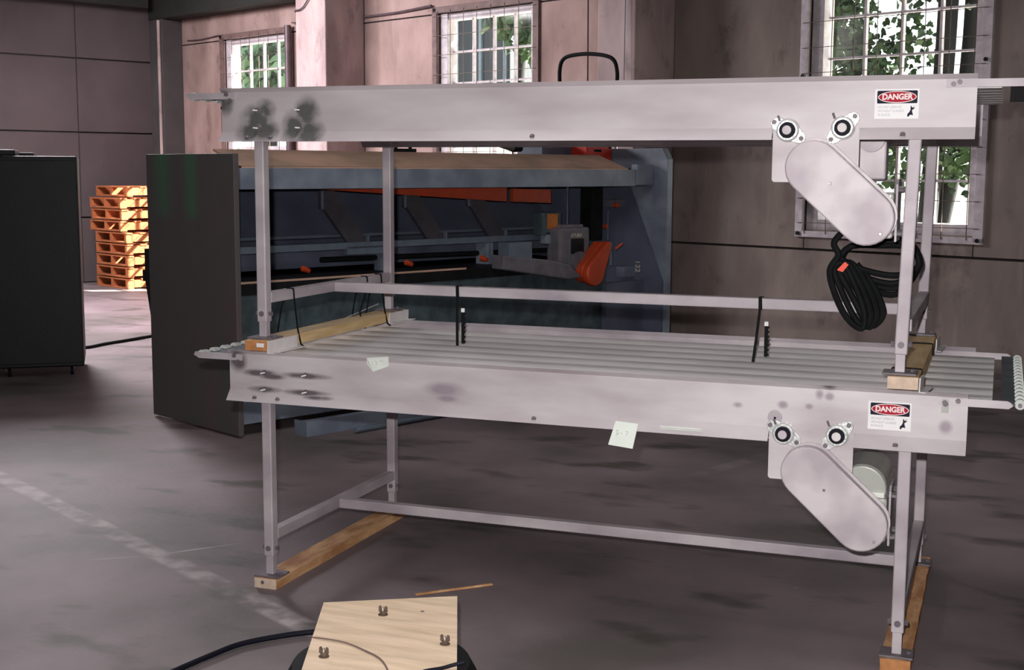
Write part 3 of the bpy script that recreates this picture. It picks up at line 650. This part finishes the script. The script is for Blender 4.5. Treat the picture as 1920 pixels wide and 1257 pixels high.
# ---- black cable ties
def tie(label, pts, wdt=.010, teeth=None, group=None):
    t = thing('cable_tie', label, 'cable tie', pts[-1], group=group)
    mb = MB()
    for p, q in zip(pts[:-1], pts[1:]): mb.beam(p, q, wdt, .0022, (0, 1, 0))
    obj('strap', mb, 'blackpl', t)
    if teeth:
        p, q = Vector(teeth[0]), Vector(teeth[1]); n = 7; tm = MB(); tm.beam(p, q, .012, .003, (0, 1, 0))
        for i in range(n):
            c = p+(q-p)*((i+.5)/n); tm.box(c.x-.001, c.x+.0105, c.y-.002, c.y+.002, c.z-.004, c.z+.003)
        obj('tail', tm, 'blackpl', t); c = p
        obj('buckle', MB().box(c.x-.007, c.x+.007, c.y-.004, c.y+.004, c.z-.004, c.z+.012), 'glintwhite', t, bevel=.002)
    return t
ys = .0127+1.0605/2-.021
def loop(x, l1, l2, z2, sl):
    tie(l1, [(x, ys-.001, 1.079), (x+.001, ys-.001, 1.035), (x+sl*.5, ys-.002, .93), (x+sl, ys-.003, .852)], .0095)
    tie(l2, [(x+.002, ys+.04, 1.080), (x+.002, ys-.001, 1.082), (x+.004, ys-.0015, 1.036)], .011, ((x+.026, ys-.004, .985), (x+.026, ys-.004, z2)))
loop(.545, 'long black cable tie hanging from the left part of the upper stretcher', 'black cable tie with a toothed tail looped round the left part of the upper stretcher', .862, .002)
loop(1.690, 'long black cable tie hanging from the right part of the upper stretcher', 'black cable tie with a toothed tail looped round the right part of the upper stretcher', .874, -.018)
def tie_round(label, y, x, zt_, lean=.0, tail=None):
    tie(label, [(x-.055, y, .872), (x-.03, y, 1.0), (x-.003, y-.001, 1.078), (x+.024, y-.001, 1.078), (x+.026, y, 1.035), (x+.040+lean, y-.003, .93), (x+.051+lean, y, .872), (x+.055+lean, y+.02, .860)], .006, tail)
tie_round('black cable tie round the upper left timber near the front leg', .20, .002, 1)
tie_round('black cable tie round the upper left timber near the back leg', .93, .002, 1)
tie_round('black cable tie round the middle of the upper left timber', .80, .002, 1, -.05)
for yy, nm in ((.14, 'front'), (.78, 'far')):
    tie('thin black cable tie over the %s part of the upper right timber' % nm, [(2.168, yy, .873), (2.170, yy, .914), (2.214, yy, .915), (2.258, yy, .914), (2.262, yy, .872)], .005)

# ---- notes and a strip of tape on the lower conveyor
n1 = obj('sticky_note', MB().loft([(.437, -.0215, .872), (.52, -.0215, .880), (.515, -.010, .845), (.455, -.009, .822), (.432, -.010, .850)], [(.437, -.0225, .872), (.52, -.0225, .880), (.515, -.012, .845), (.455, -.011, .822), (.432, -.012, .850)]), 'paper', base=(.47, -.01, .85))
tag(n1, 'crumpled white paper note stuck on the top lip of the lower conveyor', 'note')
n2r = thing('sticky_note', 'square white paper note on the bottom lip of the lower conveyor', 'note', (1.36, -.03, .68))
nt_ = [(1.333, -.0315, .7165), (1.408, -.0315, .7125), (1.396, -.052, .634), (1.314, -.050, .641)]
obj('sheet', MB().loft(nt_, [(p[0], p[1]-.001, p[2]) for p in nt_]), 'paper', n2r)
for pts in ([(1.338, -.0455, .687), (1.345, -.0450, .690), (1.341, -.0470, .679), (1.349, -.0465, .681), (1.339, -.0480, .672)], [(1.354, -.0455, .683), (1.359, -.0455, .678)], [(1.369, -.0445, .686), (1.378, -.0445, .687), (1.372, -.0475, .675)]):
    obj('pencil_mark', MB().tube([(a, b-.0012, c) for a, b, c in pts], .0009, n=5, sub=3), 'ink', n2r)
for pts in ([(.452, -.0200, .862), (.458, -.0192, .855), (.455, -.0180, .846)], [(.468, -.0205, .862), (.476, -.0200, .858), (.472, -.0190, .850)], [(.486, -.0212, .864), (.500, -.0212, .864)]):
    n1p = obj('pencil_mark', MB().tube([(a, b-.0022, c) for a, b, c in pts], .0009, n=5, sub=3), 'ink', n1)
tp = obj('tape_strip', MB().beam((1.478, -.0235, .702), (1.612, -.0235, .702), .003, .020, (0, -.62, .78)), 'paper', base=(1.54, -.025, .70)); tag(tp, 'torn white tape strip on the bottom lip right of the square note', 'tape')

# ---- coiled black cable hanging under the upper motor
ck = thing('coiled_cable', 'coiled black power cord with an orange tag hanging from the upper motor', 'cord', (2.03, .3, 1.02))
pts = [(2.00, .27, 1.335), (1.965, .27, 1.29), (1.98, .27, 1.25)]
rnd = random.Random(3)
for k in range(4):
    s_ = k*.020; e = rnd.uniform(-.008, .008)
    pts += [(1.956+s_*.6, .26+.012*k, 1.205+e), (1.975+s_*1.2, .26+.012*k, 1.125), (2.015+s_*1.2, .26+.012*k, 1.050), (2.062+s_*.55, .26+.012*k, 1.022+e), (2.070+s_*.9, .26+.012*k, 1.065), (2.040+s_*.9, .27+.012*k, 1.145), (1.998+s_*.6, .27+.012*k, 1.222)]
obj('cord', MB().tube(pts, .0105, n=8, sub=5), 'blackpl', ck, smooth=True)
pts = []
for k in range(5):
    e = rnd.uniform(-.01, .01)
    pts += [(1.985, .30+.012*k, 1.235-.006*k), (2.06, .30+.012*k, 1.200-.012*k+e), (2.16, .31+.012*k, 1.185-.014*k+e), (2.225, .33+.012*k, 1.22), (2.19, .34+.012*k, 1.285+e), (2.10, .33+.012*k, 1.290+e), (2.01, .31+.012*k, 1.275)]
obj('cord', MB().tube(pts, .0105, n=8, sub=5), 'blackpl', ck, smooth=True)
obj('tag', MB().loft([(1.980, .246, 1.204), (1.998, .246, 1.198), (2.016, .246, 1.222), (2.004, .246, 1.231)], [(1.980, .250, 1.204), (1.998, .250, 1.198), (2.016, .250, 1.222), (2.004, .250, 1.231)]), 'orange_tag', ck)['label'] = 'orange tag'

# ================================================================== THE BLUE MACHINE
FA = -2.30
m = thing('shearing_machine', 'long blue-grey metal working machine with orange guards behind the conveyors', 'machine', (-2.8, 3.2, 0), 'B')
ep = obj('end_plate', MB().box(-3.27, -2.315, 1.385, 1.42, .012, 1.60), 'mplate', m, bevel=.004); ep['label'] = 'grey steel end plate with green paint patches'
obj('end_bracket', MB().prism([(-3.27, .60), (-3.27, 1.03), (-3.33, 1.03), (-3.33, .90), (-3.36, .90), (-3.36, .83), (-3.33, .83)], 'y', 1.39, 1.45), 'darksteel', ep)
obj('end_plate', MB().prism([(-3.45, 0), (-2.17, 0), (-2.17, 1.60), (-2.22, 1.68), (-3.45, 1.68)], 'y', 5.0, 5.06), 'mblue', m, bevel=.004)
obj('inner_plate', MB().prism([(-3.3, .10), (-2.19, .10), (-2.19, .70), (-2.52, 1.40), (-3.3, 1.40)], 'y', 4.975, 5.0), 'mdark', m)
fbm = obj('front_beam', MB().box(FA-.05, FA, 1.42, 4.80, 1.402, 1.522), 'mblue', m, bevel=.004)
obj('beam_end', MB().box(FA-.05, FA+.01, 4.80, 4.985, 1.41, 1.56), 'mblue', m, bevel=.004)
obj('dark_gap_strip', MB().box(FA-.045, FA-.004, 1.43, 4.74, 1.522, 1.532), 'darksteel', m)
obj('table_board', MB().prism([(FA-.003, 1.530), (FA-.29, 1.628), (FA-.29, 1.616), (FA-.003, 1.518)], 'y', 1.43, 4.71), 'mboard', m)
obj('table_frame', MB().box(-3.2, FA-.06, 1.42, 4.99, 1.40, 1.50), 'mdark', m)
obj('back_panel', MB().box(-3.24, -3.2, 1.42, 5.0, .5, 1.40), 'mdark', m)
obj('back_panel', MB().prism([(-3.2, 1.40), (-2.9, 1.02), (-2.92, 1.0), (-3.2, 1.3)], 'y', 1.42, 4.6), 'mdark', m)
ob = obj('orange_bar', MB().prism([(2.10, 1.402), (3.72, 1.402), (3.72, 1.300), (2.10, 1.398)], 'x', -2.58, -2.55), 'morange', m)
obj('orange_bar', MB().prism([(3.78, 1.388), (4.16, 1.378), (4.16, 1.283), (3.78, 1.298)], 'x', -2.58, -2.55), 'morange', m)
for b in (2.20, 2.86, 3.42):
    g_ = obj('gusset', MB().prism([(b, 1.385), (b+.10, 1.385), (b+.36, 1.06), (b+.20, 1.06), (b+.02, 1.28), (b, 1.28)], 'x', -2.65, -2.62), 'gusset', m)
    obj('gusset_edge', MB().box(-2.62, -2.612, b-.004, b+.012, 1.27, 1.385), 'railgrey', g_)
    obj('gusset_edge', MB().box(-2.62, -2.60, b+.34, b+.355, 1.055, 1.10), 'railgrey', g_)
obj('rail', MB().box(-2.66, -2.60, 1.43, 4.35, 1.02, 1.062), 'railgrey', m, bevel=.003)
obj('rail', MB().cyl((-2.72, 1.43, 1.10), (-2.72, 4.35, 1.10), .012, n=10), 'railgrey', m)
obj('inner_panel', MB().box(-2.86, -2.82, 1.43, 4.9, .90, 1.05), 'mdark', m)
obj('bracket', MB().box(-2.64, -2.60, 2.38, 2.72, .985, 1.035), 'railgrey', m)
for b in (2.72, 3.62):
    bk = obj('slide_block', MB().box(-2.72, -2.61, b-.035, b+.03, .86, 1.02), 'mblue', m, bevel=.004)
    obj('slide_edge', MB().box(-2.61, -2.604, b-.012, b, .86, 1.02), 'railgrey', bk)
for b in (1.97, 2.77, 3.43): obj('orange_knob', MB().cyl((-2.50, b, .925), (-2.45, b+.01, .915), .020, .014, n=10), 'morange', m)
obj('drive_bar', MB().cyl((-2.70, 2.25, .955), (-2.70, 4.3, .935), .018, n=10), 'darksteel', m)
bd = obj('bed', MB().box(-3.2, FA-.10, 1.42, 4.55, .80, .87), 'darksteel', m, bevel=.004)
obj('bed_edge', MB().box(FA-.106, FA-.096, 1.42, 3.2, .866, .878), 'mboard', bd)
obj('lower_panel', MB().box(FA-.14, FA-.11, 1.42, 4.6, .20, .80), 'mteal', m)
obj('lower_panel', MB().box(FA-.10, FA-.06, 4.55, 4.97, .12, .70), 'mdark', m)
obj('foot_beam', MB().box(-3.2, FA-.04, 1.42, 5.0, .07, .20), 'mblue', m, bevel=.004)
# floor channel with a rod in front of the foot
fc = obj('floor_channel', MB().prism([(-2.10, 0), (-2.10, .085), (-2.16, .085), (-2.16, .01), (-2.23, .01), (-2.23, 0)], 'y', 1.70, 2.95), 'mblue', m)
obj('channel_end', MB().box(-2.22, -2.10, 1.695, 1.70, .0, .085), 'mblue', fc)
obj('floor_rod', MB().cyl((-1.98, 1.95, .022), (-2.03, 3.4, .022), .016, n=12), 'railgrey', m)
obj('floor_channel', MB().box(-2.26, -2.20, 2.55, 3.3, .09, .16), 'mblue', m)
# motor and control boxes on the right
mo = obj('motor_housing', MB().box(-2.50, -2.36, 4.06, 4.37, .80, 1.115), 'mgrey', m, bevel=.02)
obj('housing_cap', MB().box(-2.48, -2.38, 4.12, 4.32, 1.105, 1.135), 'mgrey', mo, bevel=.008)
obj('housing_window', MB().box(-2.361, -2.355, 4.17, 4.30, .93, 1.035), 'darksteel', mo)
obj('housing_edge', MB().box(-2.362, -2.354, 4.145, 4.152, .78, 1.06), 'railgrey', mo)
obj('motor_drum', MB().cyl((-2.50, 4.24, .87), (-2.33, 4.24, .87), .075, n=20), 'mgrey', mo, smooth=True)
def teardrop(c0, r0, c1, r1, n=12):
    d = math.hypot(c1[0]-c0[0], c1[1]-c0[1]); a = math.atan2(c1[1]-c0[1], c1[0]-c0[0]); be = math.acos((r0-r1)/d); P = []
    for k in range(2*n+1): t_ = a+be+(2*pi-2*be)*k/(2*n); P.append((c0[0]+r0*cos(t_), c0[1]+r0*sin(t_)))
    for k in range(n+1): t_ = a-be+2*be*k/n; P.append((c1[0]+r1*cos(t_), c1[1]+r1*sin(t_)))
    return P
bgd = obj('belt_guard', MB().prism(teardrop((4.275, .793), .090, (4.41, .985), .030), 'x', -2.27, -2.21), 'morange', m, bevel=.012, smooth=True); bgd['label'] = 'orange teardrop belt guard'
obj('guard_side', MB().prism(teardrop((4.275, .800), .080, (4.41, .985), .026), 'x', -2.36, -2.27), 'morange', bgd, bevel=.01, smooth=True)
obj('arm_casting', MB().prism([(3.42, .955), (3.9, .90), (4.06, .86), (4.2, .77), (4.05, .76), (3.42, .86)], 'x', -2.39, -2.27), 'mgrey', m, bevel=.01)
obj('slide_cover', MB().box(-2.45, -2.34, 3.54, 3.76, .90, 1.03), 'railgrey', m, bevel=.004)
ctl = obj('control_box', MB().box(-2.55, -2.46, 3.98, 4.17, 1.06, 1.22), 'mteal', m, bevel=.004)
obj('orange_panel', MB().box(-2.46, -2.454, 4.03, 4.13, 1.105, 1.21), 'myellow', ctl)
obj('control_box', MB().box(-2.52, -2.46, 4.02, 4.20, 1.00, 1.085), 'mblue', m, bevel=.004)
obj('lift_column', MB().box(-2.70, -2.58, 4.63, 4.75, 1.0, 1.39), 'darksteel', m, bevel=.004)
obj('lift_rod', MB().cyl((-2.52, 4.30, 1.12), (-2.52, 4.30, 1.40), .007, n=8), 'railgrey', m)
obj('lift_rod', MB().cyl((-2.57, 4.80, 1.0), (-2.57, 4.80, 1.22), .006, n=8), 'railgrey', m)
obj('hinge_block', MB().box(-2.66, -2.56, 4.84, 4.98, 1.24, 1.30), 'mgrey', m, bevel=.004)
obj('hinge_block', MB().box(-2.52, -2.44, 4.84, 4.98, .72, .80), 'mblue', m, bevel=.004)
obj('lever', MB().cyl((-2.25, 4.52, .955), (-2.22, 4.56, .995), .010, n=8), 'morange', m)['label'] = 'orange lever'
obj('clamp', MB().cyl((-2.26, 4.48, .84), (-2.26, 4.48, 1.0), .012, n=8), 'railgrey', m)
for (a_, z_) in ((-2.50, 1.26), (-2.60, 1.10)): obj('orange_knob', MB().cyl((a_, 4.79, z_), (a_+.03, 4.79, z_), .018, n=10), 'morange', m)
text('plate_number', '132', .062, (-2.42, 4.972, .80), (0, 0, -1), (1, 0, 0), 'letter', m, .001, .001)
text('maker_lettering', 'ATURA', .036, (-2.351, 4.215, 1.058), (0, 1, 0), (0, 0, 1), 'letter', mo, .001, .001)

# ---- things lying on the machine
gt = thing('air_tool', 'black and grey hand grinder lying on the brown machine top', 'hand tool', (-2.58, 3.75, 1.63), 'B')
obj('body', MB().cyl((-2.58, 3.66, 1.690), (-2.58, 3.80, 1.668), .016, .026, n=14), 'mgrey', gt, smooth=True)
obj('head', MB().cyl((-2.58, 3.80, 1.668), (-2.58, 3.88, 1.668), .030, .026, n=14), 'blackpl', gt, smooth=True)
obj('tail', MB().cyl((-2.58, 3.60, 1.696), (-2.58, 3.66, 1.690), .018, .014, n=12), 'blackpl', gt)
bl = thing('clamp_block', 'small dark block with two studs on the left of the machine top', 'block', (-2.62, 2.88, 1.62), 'B')
obj('block', MB().box(-2.66, -2.60, 2.72, 2.95, 1.62, 1.650), 'darksteel', bl, bevel=.003)
for b in (2.80, 2.92): obj('stud', MB().cyl((-2.63, b, 1.65), (-2.63, b, 1.672), .012, n=8), 'darksteel', bl)
rb = thing('red_toolbox', 'red box with a black handle slot on the right end of the machine', 'box', (-2.78, 4.93, 1.502), 'B')
obj('box', MB().box(-2.86, -2.70, 4.70, 4.98, 1.502, 1.735), 'redbox', rb, bevel=.006)
obj('slot', MB().box(-2.702, -2.697, 4.78, 4.86, 1.655, 1.672), 'blackpl', rb)
obj('slot', MB().box(-2.702, -2.697, 4.945, 4.97, 1.68, 1.71), 'blackpl', rb)
gy = thing('grey_case', 'blue-grey metal case behind the right end of the machine top', 'case', (-3.05, 4.75, 1.502), 'B')
obj('case', MB().box(-3.18, -2.92, 4.45, 4.95, 1.502, 1.70), 'mblue', gy, bevel=.006)
obj('lid', MB().box(-3.19, -2.91, 4.44, 4.96, 1.70, 1.735), 'mteal', gy, bevel=.004)

# ---- tall bent handle behind the machine
ha = thing('tube_handle', 'black padded bent tube handle of a trolley rising above the conveyor', 'trolley', (-3.75, 5.8, 0), 'B')
bq = 5.8
l_, r_ = -4.03, -3.37
arch = [(l_, bq, 2.28), (l_, bq, 2.38), (l_+.03, bq, 2.46), (l_+.12, bq, 2.495), ((l_+r_)/2, bq, 2.50), (r_-.12, bq, 2.47), (r_-.03, bq, 2.42), (r_, bq, 2.33), (r_, bq, 2.26)]
obj('grip', MB().tube(arch, .017, n=10), 'blackpl', ha, smooth=True)
for x in (l_, r_): obj('post', MB().cyl((x, bq, 0), (x, bq, 2.30), .014, n=10), 'chrome', ha)
obj('base_plate', MB().box(l_-.03, r_+.03, bq-.3, bq+.03, 0, .012), 'darksteel', ha)
obj('crossbar', MB().cyl((l_, bq, .9), (r_, bq, .9), .012, n=8), 'darksteel', ha)

# ================================================================== LEFT SIDE
# black cabinet on castors
cx0, cy0 = -3.80, 3.78
cab = thing('equipment_cabinet', 'tall black cabinet on castors at the left edge', 'cabinet', (cx0-.6, cy0+.25, 0))
an = rad(37.5)
def rotc(p): q = Vector((p.x-cx0, p.y-cy0)); return Vector((cx0+q.x*cos(an)-q.y*sin(an), cy0+q.x*sin(an)+q.y*cos(an), p.z))
MT['cab'] = mat('matt_black_vinyl', (.0045, .0055, .0065), .55, 0, .3, 8, .1, 40)
obj('body', MB().box(cx0-1.25, cx0, cy0, cy0+.65, .07, 1.60).move(rotc), 'cab', cab, bevel=.012)
for k in range(2): obj('door', MB().box(cx0-1.22+k*.61, cx0-.62+k*.61, cy0-.012, cy0, .10, 1.57).move(rotc), 'cab', cab, bevel=.004)
obj('door_handle', MB().cyl((cx0-.655, cy0-.03, .8), (cx0-.655, cy0-.03, .95), .008, n=8).move(rotc), 'cab', cab)
obj('top_tray', MB().box(cx0-1.2, cx0-.42, cy0+.05, cy0+.5, 1.60, 1.645).move(rotc), 'cab', cab, bevel=.01)
obj('top_tray', MB().box(cx0-.40, cx0-.30, cy0+.12, cy0+.4, 1.60, 1.625).move(rotc), 'cab', cab, bevel=.006)
for (dx, dy) in ((-.09, .08), (-.09, .57), (-1.15, .08), (-1.15, .57), (-.52, .08)):
    cs = obj('castor', MB().cyl((cx0+dx-.012, cy0+dy, .034), (cx0+dx+.012, cy0+dy, .034), .033, n=16).move(rotc), 'rubber', cab)
    obj('castor_fork', MB().box(cx0+dx-.018, cx0+dx+.018, cy0+dy-.012, cy0+dy+.012, .045, .072).move(rotc), 'bolt', cs)

# stacked pallets in the sun
def pallet(label, a1, b0, z, w_=.80, ln=1.25):
    p = thing('pallet', label, 'pallet', (a1-w_/2, b0+ln/2, z), 'B')
    for k in range(3):
        aa = a1-w_+(w_-.045)*k/2
        obj('stringer', MB().box(aa, aa+.045, b0, b0+ln, z+.018, z+.112), 'palletwood', p)
    for k in range(7):
        bb = b0+(ln-.09)*k/6
        obj('deck_board', MB().box(a1-w_-.01, a1+.008, bb, bb+.09, z+.112, z+.130), 'palletwood', p)
    for k in range(3):
        bb = b0+(ln-.09)*k/2; obj('bottom_board', MB().box(a1-w_, a1+.004, bb, bb+.09, z, z+.018), 'palletwood', p)
    return p
ordw = ['bottom', 'second from the floor', 'third from the floor', 'fourth from the floor', 'fifth from the floor', 'sixth from the floor', 'seventh from the floor', 'eighth from the floor', 'topmost']
for i in range(9):
    off = (-.12 if i >= 5 else 0)+random.uniform(-.012, .012); ob_ = .0+random.uniform(-.01, .01)
    pl = pallet('orange wooden pallet, %s in the sunlit stack' % ordw[i], -11.14+off-(.10 if i == 8 else 0), 5.45+ob_+(.12 if i == 8 else 0), i*.1445 if i < 9 else 0)
    pl['group'] = 'stacked pallets by the corner column'
# hose on the floor by the pallets
tag(obj('air_hose', MB().tube([(-5.3, 4.75, .014), (-5.0, 4.85, .014), (-4.73, 4.94, .014), (-4.72, 5.2, .014), (-4.69, 5.5, .014), (-4.66, 5.85, .014), (-4.55, 6.2, .014)], .013), 'blackpl'), 'thin black hose lying on the floor between the cabinet and the steel end plate', 'hose')

# ================================================================== FOREGROUND: plywood lid on a black drum
ba = rad(29.8); tl = Vector((.721, -.866, .300)); ex = Vector((cos(ba), sin(ba), 0)); ey = Vector((.382, -.924, 0))
def LP(x, y, z=0): return tl+ex*x+ey*y+Vector((0, 0, z))
dr = thing('drum_stand', 'black rubbery drum under a plywood lid in the foreground', 'drum', (LP(.19, .42).x, LP(.19, .42).y, 0))
c = LP(.19, .42, 0); prof = [(.205, .0), (.232, .03), (.245, .10), (.242, .17), (.245, .24), (.225, .278), (.18, .287)]
mb = MB(); n = 40
rings = [[(c.x+r_*cos(2*pi*k/n), c.y+r_*sin(2*pi*k/n), z_) for k in range(n)] for r_, z_ in prof]
for i in range(len(rings)-1): mb.loft(rings[i], rings[i+1], cap=False)
mb.f.append([k for k in reversed(range(n))]); mb.f.append([len(mb.v)-n+k for k in range(n)])
obj('drum', mb, 'blackpl', dr, smooth=True)
for z_ in (.06, .205): obj('hoop', MB().tube([(c.x+.2465*cos(2*pi*k/24), c.y+.2465*sin(2*pi*k/24), z_) for k in range(25)], .006, n=6, sub=2), 'rubber', dr)
ld = thing('plywood_lid', 'square plywood sheet with three nuts lying on the black drum', 'board', tuple(LP(.19, .3, -.012)))
mb = MB().loft([LP(0, 0, -.012), LP(.381, 0, -.012), LP(.384, .60, -.012), LP(0, .60, -.012)], [LP(0, 0), LP(.381, 0), LP(.384, .60), LP(0, .60)])
obj('board', mb, 'ply', ld, bevel=.001)
for (x, y, rot) in ((.924, -.900, 0), (.923, -1.235, .3), (1.172, -1.045, .8)):
    nb = obj('washer', MB().cyl((x, y, .3), (x, y, .3025), .0135, n=16), 'rusty', ld)
    obj('nut', MB().cyl((x, y, .3025), (x, y, .3105), .0095, n=6), 'rusty', nb)
    for s_ in (-1, 1): obj('wing', MB().prism([(x+s_*.003, .305), (x+s_*.013, .310), (x+s_*.012, .324), (x+s_*.007, .326), (x+s_*.003, .312)], 'y', y-.002, y+.002), 'rusty', nb)
    obj('stud', MB().cyl((x, y, .305), (x, y, .322), .0035, n=8), 'chrome', nb)
obj('knot', MB().cyl((1.013, -.835, .2999), (1.013, -.835, .3005), .006, n=9), 'bolt', ld)
zz = .3035
tag(obj('cord', MB().tube([(.80, -1.10, .288), (.830, -1.125, .300), (.862, -1.130, zz), (.93, -1.135, zz), (1.008, -1.170, zz), (1.065, -1.205, zz), (1.115, -1.265, zz), (1.15, -1.33, zz)], .0022, n=6), 'brown'), 'thin brown cord lying across the plywood sheet', 'cord')
tag(obj('cord', MB().tube([(1.17, -1.36, .306), (1.185, -1.30, .306), (1.205, -1.245, .306), (1.235, -1.213, .306), (1.262, -1.193, .312), (1.285, -1.183, .318)], .005, n=8), 'rubber'), 'short black cord curving over the front right edge of the plywood sheet', 'cord')
tag(obj('power_cable', MB().tube([(.16, -1.02, .011), (.20, -.80, .011), (.225, -.68, .011), (.255, -.572, .011), (.33, -.47, .011), (.423, -.389, .012), (.50, -.37, .011), (.58, -.45, .011), (.66, -.68, .011), (.70, -.85, .011)], .0095), 'rubber'), 'thick black cable curving over the floor to the drum', 'cable')
tag(obj('wooden_stick', MB().beam((.56, .10, .004), (.775, .31, .004), .008, .007), 'pine_old'), 'thin orange wooden stick on the floor behind the plywood sheet', 'stick')
